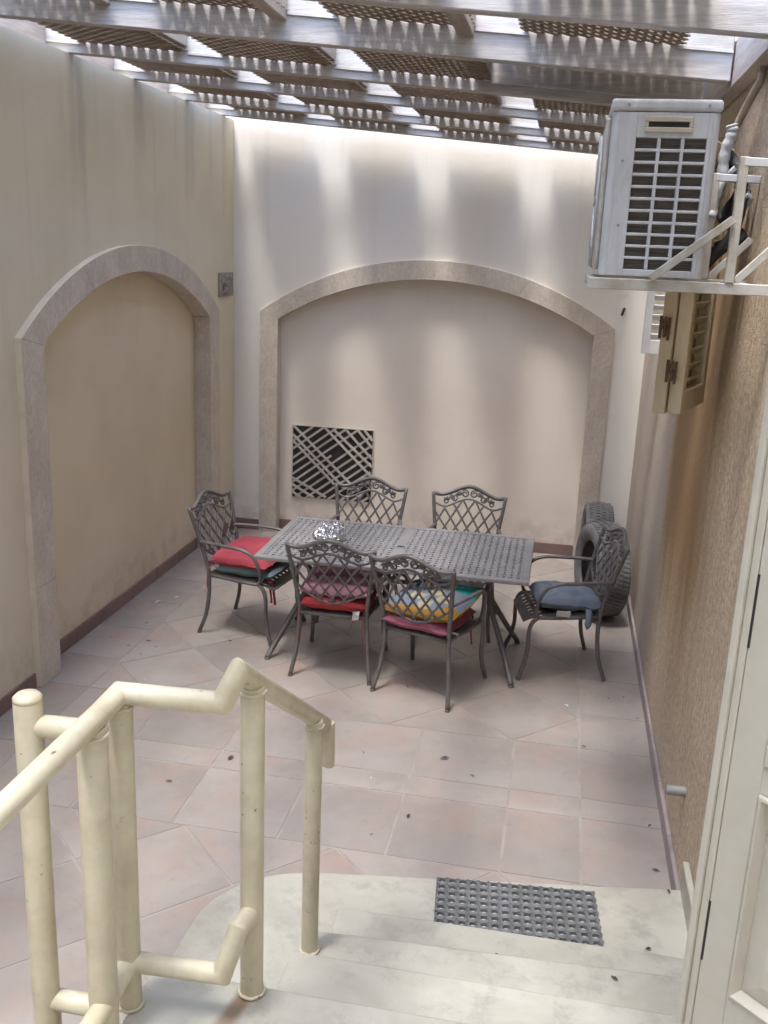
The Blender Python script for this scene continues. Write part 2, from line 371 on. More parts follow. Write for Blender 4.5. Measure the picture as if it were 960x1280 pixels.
# ------------------------------------------------------------------ courtyard walls with blind arches
def arch_pts(a0, a1, zs, za, n=28):
    """segmental arch from (a0,zs) over the crown za to (a1,zs)"""
    hw = (a1-a0)/2; h = za-zs; rad = (hw*hw+h*h)/(2*h); c = (a0+a1)/2; zc = za-rad; th = math.asin(hw/rad)
    return [(c+rad*math.sin(-th+2*th*i/n), zc+rad*math.cos(-th+2*th*i/n)) for i in range(n+1)]
def arched_wall(name, label, P, a_lo, a_hi, top, inner, zs, za, depth, thick, mat, nmat, topslope=None):
    """P maps (along, z, out) -> xyz, out>0 is toward the courtyard"""
    w_ = thing(name, label, 'wall')
    inner = (inner[0]-.03, inner[1]+.03); zs, za = zs+.01, za+.03
    pts = arch_pts(inner[0], inner[1], zs, za)
    mb = MB(); tz = (lambda a: top) if topslope is None else topslope
    def q(poly, o=0): mb.add([P(a, z, o) for a, z in poly], [tuple(range(len(poly)))])
    q([(a_lo,-.25),(inner[0],-.25),(inner[0],tz(inner[0])),(a_lo,tz(a_lo))])
    q([(inner[1],-.25),(a_hi,-.25),(a_hi,tz(a_hi)),(inner[1],tz(inner[1]))])
    for (a, z), (b, y) in zip(pts, pts[1:]): q([(a,z),(b,y),(b,tz(b)),(a,tz(a))])
    loop = [(inner[0],-.25)]+pts+[(inner[1],-.25)]
    for (a, z), (b, y) in zip(loop, loop[1:]): mb.add([P(a,z,0),P(b,y,0),P(b,y,-depth),P(a,z,-depth)], [(0,1,2,3)])
    # the thick body behind
    ends = [(a_lo, 0), (a_hi, 0)]
    mb.add([P(a_lo,tz(a_lo),0),P(a_hi,tz(a_hi),0),P(a_hi,tz(a_hi),-thick),P(a_lo,tz(a_lo),-thick)], [(0,1,2,3)])
    for a in (a_lo, a_hi): mb.add([P(a,-.25,0),P(a,tz(a),0),P(a,tz(a),-thick),P(a,-.25,-thick)], [(0,1,2,3)])
    mb.add([P(a_lo,-.25,-thick),P(a_hi,-.25,-thick),P(a_hi,tz(a_hi),-thick),P(a_lo,tz(a_lo),-thick)], [(0,1,2,3)])
    recalc(mb.build('wall_face', mat, w_))
    nb = MB().prism([(inner[0]-.05,-.2),(inner[1]+.05,-.2)]+[(a, z+.04) for a, z in pts[::-1]], -depth-.06, -depth, P)
    recalc(nb.build('niche_panel', nmat, w_))
    return w_
def trim(parent, P, outer, inner, zso, zao, zsi, zai, proud, back, jamb_cuts, narch, edge_mat):
    g = .0007
    ip = arch_pts(inner[0], inner[1], zsi, zai, 48); op = arch_pts(outer[0], outer[1], zso, zao, 48)
    for (o0, i0) in ((outer[0], inner[0]), (outer[1], inner[1])):
        zc = [-.0]+jamb_cuts+[None]
        for k in range(len(zc)-1):
            lo = zc[k]+g; 
            hi_o, hi_i = (zso-g, zsi-g) if zc[k+1] is None else (zc[k+1]-g, zc[k+1]-g)
            pr = proud+random.uniform(-.001,.001)
            mb = MB().prism([(o0,lo),(i0,lo),(i0,hi_i),(o0,hi_o)], -back, pr, P)
            if edge_mat: mb.m[-1] = 1
            recalc(mb.build('trim_stone', ['trim', edge_mat] if edge_mat else 'trim', parent, bevel=.0015))
    per = 48//narch
    for k in range(narch):
        a = k*per; b = a+per
        poly = ip[a:b+1]+op[a:b+1][::-1]
        # open a hairline joint
        poly = inset(poly if area(poly) > 0 else poly[::-1], g)
        mb = MB().prism(poly, -back, proud+random.uniform(-.001,.001), P)
        if edge_mat:
            mid = lambda q: sum((min((Vector(q)-Vector(t)).length for t in op),)) < .03
            for i in range(len(poly)):
                if mid(poly[i]) and mid(poly[(i+1) % len(poly)]): mb.m[2+i] = 1
        recalc(mb.build('trim_stone', ['trim', edge_mat] if edge_mat else 'trim', parent, bevel=.0015))
PL = lambda a, z, o: (XL+o, a, z)          # left wall: along = +Y
PB = lambda a, z, o: (a, YB-o, z)          # back wall: along = +X
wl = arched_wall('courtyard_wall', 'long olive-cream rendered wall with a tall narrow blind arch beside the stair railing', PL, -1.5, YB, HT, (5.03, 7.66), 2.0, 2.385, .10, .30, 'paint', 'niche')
trim(wl, PL, (4.80, 7.875), (5.03, 7.66), 2.055, 2.56, 2.0, 2.385, .045, .098, [.62], 4, 'trim_edge')
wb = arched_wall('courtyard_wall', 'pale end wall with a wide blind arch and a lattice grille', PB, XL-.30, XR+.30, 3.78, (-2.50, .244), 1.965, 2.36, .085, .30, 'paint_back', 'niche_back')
trim(wb, PB, (-2.665, .412), (-2.50, .244), 2.03, 2.523, 1.965, 2.36, .03, .083, [.52], 4, None)
# skirting tiles
def skirting(parent, P, runs, h, t, mat, step=.45):
    for a0, a1, off in runs:
        n = max(1, round((a1-a0)/step)); s = (a1-a0)/n
        for i in range(n):
            o = MB().prism([(a0+i*s+.0015,.001),(a0+(i+1)*s-.0015,.001),(a0+(i+1)*s-.0015,h),(a0+i*s+.0015,h)], off+.001, off+t+random.uniform(-.001,.001), P).build('skirting_tile', mat, parent, bevel=.002)
            recalc(o)
skirting(wl, PL, [(.4, 4.795, 0), (5.035, 7.655, -.10), (7.88, YB-.02, 0)], .095, .014, 'skirt')
skirting(wb, PB, [(XL+.02, -2.67, 0), (-2.495, .24, -.085), (.417, XR-.03, 0)], .10, .014, 'skirt')
# right-hand house wall
wr = thing('house_wall', 'rough brown stucco house wall with rusty run-off stain under the open shutters', 'wall')
WY0, WY1, WZ0, WZ1 = 4.75, 6.55, 2.06, 3.2         # window opening
mb = MB()
for y0, y1, z0, z1 in ((1.75, WY0, -.25, 6.5), (WY1, YB+.3, -.25, 6.5), (WY0, WY1, -.25, WZ0), (WY0, WY1, WZ1, 6.5)):
    mb.add([(XR,y0,z0),(XR,y1,z0),(XR,y1,z1),(XR,y0,z1)], [(0,3,2,1)])
for a, b in (((WY0,WZ0),(WY1,WZ0)),((WY1,WZ0),(WY1,WZ1)),((WY1,WZ1),(WY0,WZ1)),((WY0,WZ1),(WY0,WZ0))):
    mb.add([(XR,*a),(XR,*b),(XR+.3,*b),(XR+.3,*a)], [(0,1,2,3)])
mb.add([(XR,1.75,-.25),(XR,1.75,6.5),(2.6,1.75,6.5),(2.6,1.75,-.25)], [(0,3,2,1)])
mb.add([(XR,1.75,6.5),(XR,YB+.3,6.5),(2.6,YB+.3,6.5),(2.6,1.75,6.5)], [(0,3,2,1)])
mb.add([(XR+.3,WY0-.1,WZ0-.1),(XR+.3,WY1+.1,WZ0-.1),(XR+.3,WY1+.1,WZ1+.1),(XR+.3,WY0-.1,WZ1+.1)], [(0,3,2,1)])
mb.build('wall_face', 'stucco', wr)
PR = lambda a, z, o: (XR-o, a, z)
skirting(wr, PR, [(3.53, YB-.02, 0)], .085, .020, 'skirt_grey', .5)
# window in it
wn = thing('window', 'recessed window behind the open shutters in the stucco wall', 'window', (XR+.10, (WY0+WY1)/2, WZ0))
yc = (WY0+WY1)/2
fb = MB(); hw = (WY1-WY0)/2; hh = WZ1-WZ0
for y0, y1, z0, z1 in ((-hw+.002,hw-.002,.002,.06),(-hw+.002,hw-.002,hh-.06,hh-.002),(-hw+.002,-hw+.06,.06,hh-.06),(hw-.06,hw-.002,.06,hh-.06),(-.03,.03,.06,hh-.06)): fb.box(0,.06,y0,y1,z0,z1)
fb.build('window_frame', 'cream_wood', wn, bevel=.004)
for s in (-1, 1): MB().box(.025,.031,min(s*.031,s*(hw-.061)),max(s*.031,s*(hw-.061)),.061,hh-.061).build('pane', 'glass', wn)
# the house corner behind the stairs, door jamb
hc = MB().box(1.10, 2.6, -1.5, 1.22, -.25, 5.0).build('house_corner', 'house'); tag(hc, 'cream rendered house corner that carries the panelled door', 'wall')

light_cut_wall = MB().box(-3.2, 1.095, -1.9, -1.45, -.25, 4.6).build('house_wall', 'house'); tag(light_cut_wall, 'unseen plain cream wall added at the top of the steps to cut level light', 'wall')  # unseen wall, added to cut level light coming from behind the camera

# ------------------------------------------------------------------ stairs
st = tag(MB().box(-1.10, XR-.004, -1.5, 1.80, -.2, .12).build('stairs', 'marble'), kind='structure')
def stepslab(poly, z0, z1):
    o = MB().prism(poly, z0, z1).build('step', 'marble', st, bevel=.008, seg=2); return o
cv = [(-1.172, 2.70), (-1.172, 2.86), (-1.155, 2.97), (-1.10, 3.08), (-1.02, 3.165), (-.92, 3.225), (-.80, 3.262), (-.60, 3.295)]
cvs = [(v.x, v.y) for v in cr([(a, b, 0) for a, b in cv], 5)]
xr = XR-.003
stepslab([(-1.172, 1.3), (xr, 1.3), (xr, 3.505)]+cvs[::-1], .001, .17)
sl_ = -.615
stepslab([(sl_, 1.31), (xr-.001, 1.31), (xr-.001, 2.885), (sl_, 2.865)], .171, .34)
stepslab([(sl_, 1.32), (xr-.002, 1.32), (xr-.002, 2.60), (sl_, 2.535)], .341, .50)
stepslab([(sl_, 1.33), (xr-.003, 1.33), (xr-.003, 2.245), (sl_, 2.245)], .501, .66)
stepslab([(-.885, .6), (xr-.004, .6), (xr-.004, 1.92), (-.885, 1.92)], .661, .82)
stepslab([(-.885, -1.5), (1.09, -1.5), (1.09, 1.24), (-.885, 1.24)], .821, .98)
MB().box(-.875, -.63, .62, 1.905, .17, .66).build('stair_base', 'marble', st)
for y0, y1, z0 in ((2.89, 3.525, .171), (2.61, 2.885, .341)):
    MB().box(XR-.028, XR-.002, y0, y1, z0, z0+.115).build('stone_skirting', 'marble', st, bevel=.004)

# ------------------------------------------------------------------ pergola
pg = thing('pergola', 'weathered timber pergola with brown lattice panels roofing the courtyard', 'pergola', (XL, 3.7, HT))
INV = Matrix.Translation((-XL, -3.7, -HT))
def zb(x): return HT-.0765*(x-XL)
def sloped(x0, x1, y0, y1, h0, h1, mat, name, bevel=.004):
    mb = MB(); n = 1
    vs = []
    for hh_ in (h0, h1):
        for x, y in ((x0,y0),(x1,y0),(x1,y1),(x0,y1)): vs.append((x-XL, y-3.7, zb(x)+hh_-HT))
    mb.add(vs, [(0,3,2,1),(4,5,6,7),(0,1,5,4),(1,2,6,5),(2,3,7,6),(3,0,4,7)])
    return mb.build(name, mat, pg, bevel=bevel)
BY = [.18, 1.06, 1.94, 2.82, 3.70, 4.60, 5.54, 6.40, 7.30, 8.10]  # nearest beams are out of view, added to hold back skylight over the stairs
BT = .07
for y in BY: sloped(-3.12, .598, y, y+BT, .002, .21, 'wood', 'beam')
RF = [-3.05, -2.20, -1.35, -.50]
for i, (ya, yb) in enumerate(zip(BY, BY[1:])):
    for r in RF: sloped(r-.075, r, ya+BT+.001, yb-.001, .088 if r > -3 else .004, .20, 'woody', 'rafter')
sloped(.605, .668, 1.76, 8.33, -.02, .17, 'woody', 'ledger')
def lattice(x0, x1, y0, y1, h, wd=.0245):
    mb = MB(); p = .050; th = .0045
    for lay, sg in ((0, 1), (1, -1)):
        c = x0+(-(y1-y0) if sg > 0 else 0)
        lo = (x0-y1) if sg > 0 else (x0+y0); hi = (x1-y0) if sg > 0 else (x1+y1)
        k = math.ceil(lo/(p*1.41421))
        while k*p*1.41421 < hi:
            cc = k*p*1.41421; k += 1
            # line x - sg*y = cc within the rectangle
            ys_ = []
            if sg > 0: ya_, yb_ = max(y0, x0-cc), min(y1, x1-cc); f = lambda y: cc+y
            else: ya_, yb_ = max(y0, cc-x1), min(y1, cc-x0); f = lambda y: cc-y
            if yb_-ya_ < .01: continue
            a = (f(ya_)-XL, ya_-3.7, zb(f(ya_))+h+lay*(th+.0004)-HT); b = (f(yb_)-XL, yb_-3.7, zb(f(yb_))+h+lay*(th+.0004)-HT)
            mb.bar(a, b, wd, th)
    o = mb.build('lattice_panel', 'lattice', pg); o['kind'] = 'stuff'
    return o
for i, (ya, yb) in enumerate(zip(BY, BY[1:])):
    h = .125 if ya < 4 else .062
    last = False
    for k, r in enumerate(RF):
        x0 = r+.21
        x1 = RF[k+1]-.002 if k+1 < len(RF) else .39
        if k == 3 and ya == 4.60:
            lattice(r+.02, .58, ya+.004, yb+BT-.004, .212, .040); continue
        lattice(x0+(.0 if ya < 7 else .03), x1, ya+BT+.003, yb-.003, h, .027 if ya < 6 else .033)
    if not last and ya > 2.5:                     # pale battens that carry the lattice on the beam's near side
        for k, r in enumerate(RF):
            x0 = r+.004; x1 = r+.235
            if k == 3 and ya == 4.60: x1 = .59
            sloped(x0, x1, yb-.014, yb-.002, h-.014, h-.003, 'batten', 'batten', 0)
        if ya == 3.70: sloped(.37, .595, yb-.014, yb-.002, h-.014, h-.003, 'batten', 'batten', 0)

for k, r in enumerate(RF):                      # short lattice overhang towards the end wall, broken at the same gaps
    lattice(r+.24, RF[k+1]-.002 if k+1 < len(RF) else .39, BY[-1]+BT+.003, YB-.085, .062, .041)

# ------------------------------------------------------------------ air conditioner on its bracket
ac = thing('air_conditioner', 'dusty white outdoor air-conditioning unit hung on the stucco wall', 'air conditioner', (.260, 3.40, 2.545))
AW, AH, AD = .338, .55, .80                       # x, z, y
x0, x1 = -AW/2, AW/2
MB().box(x0+.004, x1-.004, .032, AD, .004, AH-.035).build('casing', 'white_metal', ac, bevel=.028, seg=4)
MB().box(x0-.004, x1+.004, -.004, AD+.004, AH-.038, AH).build('lid', 'white_metal', ac, bevel=.012, seg=3)
# end panel with 3 x 11 louvre openings
gx = [x0+.082+i*.0735 for i in range(4)]; gz = [.022+i*.0374 for i in range(12)]
pb = MB(); fy0, fy1 = 0., .030
pb.box(x0+.026, gx[0], fy0, fy1, 0, AH-.040); pb.box(gx[3], x1-.022, fy0, fy1, 0, AH-.040)
pb.box(gx[0], gx[3], fy0, fy1, 0, gz[0]); pb.box(gx[0], gx[3], fy0, fy1, gz[11], AH-.040)
for i in range(1, 3): pb.box(gx[i]-.0055, gx[i]+.0055, fy0+.0005, fy1, gz[0], gz[11])
for j in range(1, 11): pb.box(gx[0], gx[3], fy0+.001, fy1-.001, gz[j]-.0045, gz[j]+.0045)
pb.build('end_panel', 'white_metal', ac, bevel=.0015)
for sx, xa, xb in ((-1, x0+.002, x0+.026), (1, x1-.022, x1-.002)):          # rounded corner posts
    poly = [(xa if sx < 0 else xb, .031)]
    for k in range(6, -1, -1):
        an = k/6*math.pi/2; r = .024
        poly.append(((xb-r*math.sin(an)) if sx < 0 else (xa+r*math.sin(an)), .030*(1-math.cos(an))))
    poly.append((xb if sx < 0 else xa, .031)); recalc(MB().prism(poly, 0, AH-.040).build('corner_post', 'white_metal', ac))
MB().box(gx[0]-.004, gx[3]+.004, .0302, .034, gz[0]-.004, gz[11]+.004).build('coil', 'coil', ac)
hd = MB(); hx0, hx1, hz0, hz1 = x0+.105, x0+.255, .449, .497
hd.box(hx0, hx1, -.006, -.001, hz0, hz0+.016); hd.box(hx0, hx1, -.006, -.001, hz1-.016, hz1); hd.box(hx0, hx0+.012, -.006, -.001, hz0+.016, hz1-.016); hd.box(hx1-.012, hx1, -.006, -.001, hz0+.016, hz1-.016)
h_ = hd.build('carry_handle', 'beige_plastic', ac, bevel=.003, seg=2)
MB().box(hx0+.012, hx1-.012, -.0022, -.0012, hz0+.016, hz1-.016).build('handle_recess', 'slot', h_)
for sx, sz in ((x0+.05, AH-.02), (x1-.04, AH-.02), (x0+.046, .36), (x0+.052, .16)):
    MB().lathe([(0,0),(.005,0),(.005,.003),(0,.003)], 10, lambda a, b, h, X=sx, Z=sz: (X+a, -.0045-h, Z+b)).build('screw', 'grey_pvc', ac)
# fan side (faces the courtyard)
MB().box(x0-.014, x0+.003, .06, AD-.02, .015, AH-.05).build('fan_panel', 'white_dirty', ac, bevel=.008, seg=2)
fg = MB()
for rr in (.04,.08,.12,.16,.20,.225): fg.tube([(x0-.02, .36+rr*math.cos(a*math.pi/16), .25+rr*math.sin(a*math.pi/16)) for a in range(33)], .0035, 6, False)
for a in range(8): fg.tube([(x0-.024, .36+.03*math.cos(a*math.pi/4), .25+.03*math.sin(a*math.pi/4)), (x0-.024, .36+.225*math.cos(a*math.pi/4), .25+.225*math.sin(a*math.pi/4))], .0035, 6)
fg.build('fan_guard', 'white_metal', ac, smooth=True)
bk = thing('wall_bracket', 'white steel shelf bracket holding the air-conditioning unit', 'bracket', (XR, 3.38, 2.50))
def bkp(x, z): return x-XR, z-2.50
for yo in (-.012, .62):
    MB().box(.062-XR, -.002, yo, yo+.032, .0, .036).build('shelf_arm', 'white_dirty', bk, bevel=.002)
    MB().box(.498-XR, .526-XR, yo-.004, yo+.026, .037, .425).build('upright', 'white_dirty', bk, bevel=.002)
    MB().bar((.512-XR, yo+.010, .410), (-.002, yo+.010, .405), .03, .026).build('top_arm', 'white_metal', bk, bevel=.002)
    MB().bar((.262-XR, yo-.012, .040), (.50-XR, yo-.012, .235), .010, .026, (0,0,1)).build('brace', 'white_dirty', bk, bevel=.002)
    MB().bar((.53-XR, yo+.010, .04), (-.004, yo+.010, .19), .012, .026).build('brace', 'white_dirty', bk, bevel=.002)
for x in (.066, .40, .575): MB().box(x-XR, x-XR+.032, .021, .619, .003, .034).build('side_rail', 'white_dirty', bk, bevel=.002)
# hoses and pipes behind the unit
hose = MB().tube(cr([(.655, 4.10, 3.60), (.652, 4.11, 3.38), (.645, 4.10, 3.28), (.63, 4.16, 3.225), (.615, 4.26, 3.165), (.585, 4.30, 3.07), (.56, 4.28, 2.98), (.53, 4.20, 2.86)], 6), .015, 10).build('drain_hose', 'conduit', smooth=True)
tag(hose, 'brown-grey cable conduit bending down the stucco wall behind the air-conditioner', 'conduit')
pbn = thing('pipe_bundle', 'tangled refrigerant pipes in white tape and black foam between unit and wall', 'pipes', (.57, 4.1, 2.6))
t_ = [(-.02,-.06,.50),(-.015,-.06,.47),(-.03,-.05,.40),(-.03,-.04,.30),(-.05,-.06,.22),(-.06,-.10,.16)]
MB().tube(cr(t_, 6), [.021+.0022*math.sin(i*2.1) for i in range(31)], 12).build('taped_pipe', 'tape', pbn, smooth=True)
for k in range(5):
    pts = [(.0+.02*k-.03, .02*k, .42-.03*k), (.03+.012*k, .03*k-.06, .34-.02*k), (.05-.01*k, -.08+.05*k, .22-.01*k), (.03+.01*k, -.05, .10), (-.05+.01*k, 0, -.02+.02*k)]
    MB().tube(cr(pts, 6), .020, 8).build('foam_pipe', 'black_foam', pbn, smooth=True)
for k, q in enumerate(((.045,-.08,.27,.035), (.06,-.06,.235,.03), (.02,-.05,.33,.026))):
    pts = [(q[0]+q[3]*math.cos(a*.8)*(.6+.4*math.sin(a*3.1+k)), q[1]+.015*math.sin(a*1.7), q[2]+q[3]*math.sin(a*.8)) for a in range(14)]
    MB().tube(pts, .009, 6).build('tape_end', 'tape', pbn)

# ------------------------------------------------------------------ shutters
def louvre_leaf(parent, Lw, Hh, th, mat, name='leaf'):
    """leaf in local XZ (x 0..Lw, z 0..Hh), thickness y 0..th; returns the part"""
    fb = MB(); s = .05
    for a, b, c, d in ((0,s,0,Hh),(Lw-s,Lw,0,Hh),(s,Lw-s,0,.09),(s,Lw-s,Hh-.07,Hh)): fb.box(a,b,0,th,c,d)
    lf = fb.build(name, mat, parent, bevel=.003)
    n = int((Hh-.16)/.062); z = .10
    me = None
    for k in range(n):
        if me is None:
            o = MB().bar((s+.001,th/2,0),(Lw-s-.001,th/2,0), .042, .007, (0,.75,.66)).build('slat', mat, lf); me = o.data
        else:
            o = bpy.data.objects.new('slat', me); COL.objects.link(o); o.parent = lf
        o.location = (0, 0, .115+k*.062)
    return lf
def hinge(parent, loc, rz):
    hb = MB()
    hb.box(-.022,-.010,-.004,0,-.045,.045); hb.box(.010,.022,-.004,0,-.052,.038); hb.bar((-.016,-.003,.03),(.016,-.003,-.03),.005,.02); hb.tube([(0,-.006,-.04),(0,-.006,.04)],.006,8)
    o = hb.build('hinge', 'rust', parent); o.location = loc; o.rotation_euler = (0,0,rz); return o
ang = math.atan2(.942, .335)
def leaf_at(lf, x, y, z, a): lf.location = (x, y, z); lf.rotation_euler = (0, 0, a)
sh = thing('folding_shutter', 'cream folding shutter, two louvred leaves folded together below the air-conditioner', 'shutter', (.60, 4.05, 2.0))
b1 = louvre_leaf(sh, .42, 1.05, .055, 'cream_wood'); leaf_at(b1, .488-.60, 4.02-4.05, 0, ang)
b2 = louvre_leaf(sh, .42, 1.05, .050, 'cream_wood'); leaf_at(b2, .425-.60, 4.02-4.05, -.004, ang)
hinge(sh, (.428-.60+.004, 4.005-4.05-.003, .175), .10)
hinge(sh, (.392-.60-.004, 4.012-4.05-.003, .345), .10)
s2 = thing('open_shutter', 'louvred shutter leaf coloured white as if sky-lit, standing open from the far side of the window', 'shutter', (XR-.002, 6.62, 2.0))
w1 = louvre_leaf(s2, .17, 1.05, .035, 'skylit_wood'); leaf_at(w1, -.165, 0.0, 0, 0)

# ------------------------------------------------------------------ door leaf
dE = Vector((.378, 1.85, 0)); dd = Vector((.73, -.685, 0)).normalized()
dr = thing('panelled_door', 'cream painted panelled door leaf standing open beside the steps', 'door', (dE.x, dE.y, .99), math.atan2(dd.y, dd.x))
DZ0, DZ1, DW = 0, 2.15, .92
kx = 1.156
PX0, PX1 = .118, DW-.12
lo0, lo1 = .155, .595; up0, up1 = .69, 1.98
fb = MB()
MB().box(.042, DW, .0, .044, 0, DZ1)
fb.box(.030, PX0-.018, 0, .044, 0, DZ1); fb.box(PX1+.018, DW, 0, .044, 0, DZ1)
for a, b in ((0, lo0-.018), (lo1+.018, up0-.018), (up1+.018, DZ1)): fb.box(PX0-.018, PX1+.018, 0.0004, .0436, a, b)
fb.build('door_frame', 'door', dr, bevel=.002)
MB().box(-.002, .0135, -.013, .030, 0, DZ1).build('meeting_strip', 'door', dr, bevel=.003, seg=2)
MB().box(.0138, .0295, -.004, .040, 0, DZ1).build('rebate_strip', 'door', dr, bevel=.002)
for z0, z1 in ((lo0, lo1), (up0, up1)):
    pn = MB()
    # raised field panel
    o_ = (PX0, PX1, z0, z1); i_ = (PX0+.045, PX1-.045, z0+.045, z1-.045)
    pn.add([(o_[0],.022,o_[2]),(o_[1],.022,o_[2]),(o_[1],.022,o_[3]),(o_[0],.022,o_[3]),(i_[0],.010,i_[2]),(i_[1],.010,i_[2]),(i_[1],.010,i_[3]),(i_[0],.010,i_[3])],
           [(4,5,6,7),(0,1,5,4),(1,2,6,5),(2,3,7,6),(3,0,4,7)])
    p_ = pn.build('panel', 'door', dr)
    ml = MB()
    for a, b, c, d in ((PX0-.018, PX0-.018, z0-.018, z1+.018),):
        pass
    q = (PX0-.018, PX1+.018, z0-.018, z1+.018)
    for A, B, inn in (((q[0],q[2]),(q[1],q[2]),(0,1)), ((q[1],q[2]),(q[1],q[3]),(-1,0)), ((q[1],q[3]),(q[0],q[3]),(0,-1)), ((q[0],q[3]),(q[0],q[2]),(1,0))):
        w_ = .018
        cc = [(A[0],A[1]),(B[0],B[1])]
        def mit(P_, k): # inner corner
            return (min(max(P_[0], q[0]+k), q[1]-k), min(max(P_[1], q[2]+k), q[3]-k))
        prof = [(0,.002),(.004,-.005),(.010,-.006),(.0175,.021)]
        vs = []
        for P_ in (A, B):
            for k, yv in prof:
                c0 = mit(P_, k); vs.append((c0[0], yv, c0[1]))
        n_ = len(prof); ml.add(vs, [(i, i+1, n_+i+1, n_+i) for i in range(n_-1)])
    recalc(ml.build('moulding', 'door', p_))
for z0, z1 in ((.895, 1.045), (.18, .325)): MB().box(.0297, .0345, -.0015, .002, z0, z1).build('flush_bolt', 'slot', dr)

# ------------------------------------------------------------------ railing
rl = thing('stair_railing', 'cream painted tubular stair railing with stepped handrail beside the marble steps', 'railing', (-.89, 1.78, .82))
O = Vector((-.89, 1.78, .82))
def rp(pts): return [Vector(q)-O for q in pts]
def pipe(name, pts, r, n=20, fillet=True):
    P = rp(pts)
    return recalc(MB().mitre(P, r, 24).build(name, 'rail', rl, bevel=.004, seg=3))
def smooth_pipe(o):
    o.data.polygons.foreach_set('use_smooth', [len(p.vertices) == 4 for p in o.data.polygons]); return o
zt_ = 1.642
for args in (('handrail', [(-.885, -.6, zt_-.012), (-.887, 1.70, zt_-.004), (-.887, 1.79, zt_), (-.652, 1.79, zt_+.006), (-.618, 1.80, 1.722), (-.618, 2.60, 1.188)], .0245),
             ('rail_end', [(-.604, 2.598, 1.20), (-.602, 2.600, 1.05)], .0185),
             ('lower_rail', [(-.885, -.5, .925), (-.887, 1.70, .935), (-.887, 1.79, .945), (-.655, 1.79, .955), (-.620, 1.80, 1.075), (-.618, 1.905, 1.05)], .0245),
             ('post', [(-.892, 1.668, .822), (-.892, 1.668, zt_-.02)], .0325),
             ('post', [(-.887, 1.79, .822), (-.887, 1.79, zt_-.02)], .0275),
             ('post', [(-1.028, 1.66, .171), (-1.028, 1.66, 1.672)], .030),
             ('post', [(-.618, 1.896, .822), (-.618, 1.896, 1.645)], .028),
             ('post', [(-.610, 2.44, .502), (-.610, 2.44, 1.285)], .0255),
             ('connector', [(-1.02, 1.662, 1.612), (-.90, 1.667, 1.612)], .024),
             ('connector', [(-1.02, 1.662, .925), (-.90, 1.667, .92)], .024)):
    smooth_pipe(pipe(*args))
for c_x, c_y, c_z, wr_ in ((-.618, 1.896, 1.632, .0295), (-.610, 2.44, 1.268, .027), (-.887, 1.79, 1.612, .029), (-.892, 1.668, 1.606, .034), (-.618, 1.896, .826, .031), (-.610, 2.44, .506, .028), (-.887, 1.79, .826, .030), (-.892, 1.668, .826, .035)):
    MB().tube([Vector((c_x+wr_*math.cos(a*math.pi/10), c_y+wr_*math.sin(a*math.pi/10), c_z+.0015*math.sin(a*2.3)))-O for a in range(21)], .0042, 6, False).build('weld', 'rail', rl, smooth=True)
MB().lathe([(0,-.004),(.030,-.004),(.030,.004),(.022,.012),(0,.015)], 24, lambda a, b, h: tuple(Vector((-1.028+a, 1.66+b, 1.672+h))-O)).build('cap', 'rail', rl, smooth=True)
MB().lathe([(0,0),(.045,0),(.045,.006),(0,.006)], 24, lambda a, b, h: tuple(Vector((-.610+a, 2.44+b, .5015+h))-O)) 

# ------------------------------------------------------------------ doormat
dm = MB(); nx, ny, px, py = 15, 9, .0412, .0405
for i in range(nx):
    for j in range(ny):
        cx, c2 = (i+.5)*px-nx*px/2, -(j+.5)*py
        n = 10; outer = []; inner = []
        for k in range(n):
            a = 2*math.pi*k/n; ca, sa = math.cos(a), math.sin(a); s = 1/max(abs(ca), abs(sa))
            outer.append((cx+ca*s*px/2, c2+sa*s*py/2)); inner.append((cx+ca*px*.33, c2+sa*py*.30))
        vs = [(a, b, .008) for a, b in outer]+[(a, b, .013) for a, b in inner]+[(a, b, .0005) for a, b in inner]
        dm.add(vs, [(k, (k+1)%n, n+(k+1)%n, n+k) for k in range(n)]+[(n+k, n+(k+1)%n, 2*n+(k+1)%n, 2*n+k) for k in range(n)])
        for sx, sy_ in ((.5,.5),): dm.add([(cx+px*.5-.007, c2+py*.5-.007, .0075),(cx+px*.5+.007, c2+py*.5-.007, .0075),(cx+px*.5+.007, c2+py*.5+.007, .0075),(cx+px*.5-.007, c2+py*.5+.007, .0075),(cx+px*.5, c2+py*.5, .015)], [(0,1,4),(1,2,4),(2,3,4),(3,0,4)])
dm.box(-nx*px/2-.002, -nx*px/2, -ny*py, 0, .0005, .009); dm.box(nx*px/2, nx*px/2+.002, -ny*py, 0, .0005, .009); dm.box(-nx*px/2, nx*px/2, 0, .002, .0005, .009); dm.box(-nx*px/2, nx*px/2, -ny*py-.002, -ny*py, .0005, .009)
d_ = dm.build('doormat', 'matrubber'); d_.location = (-.005, 3.36, .1705); d_.rotation_euler = (0, 0, R(5.2))
tag(d_, 'grey perforated rubber mat lying on the bottom step', 'doormat')

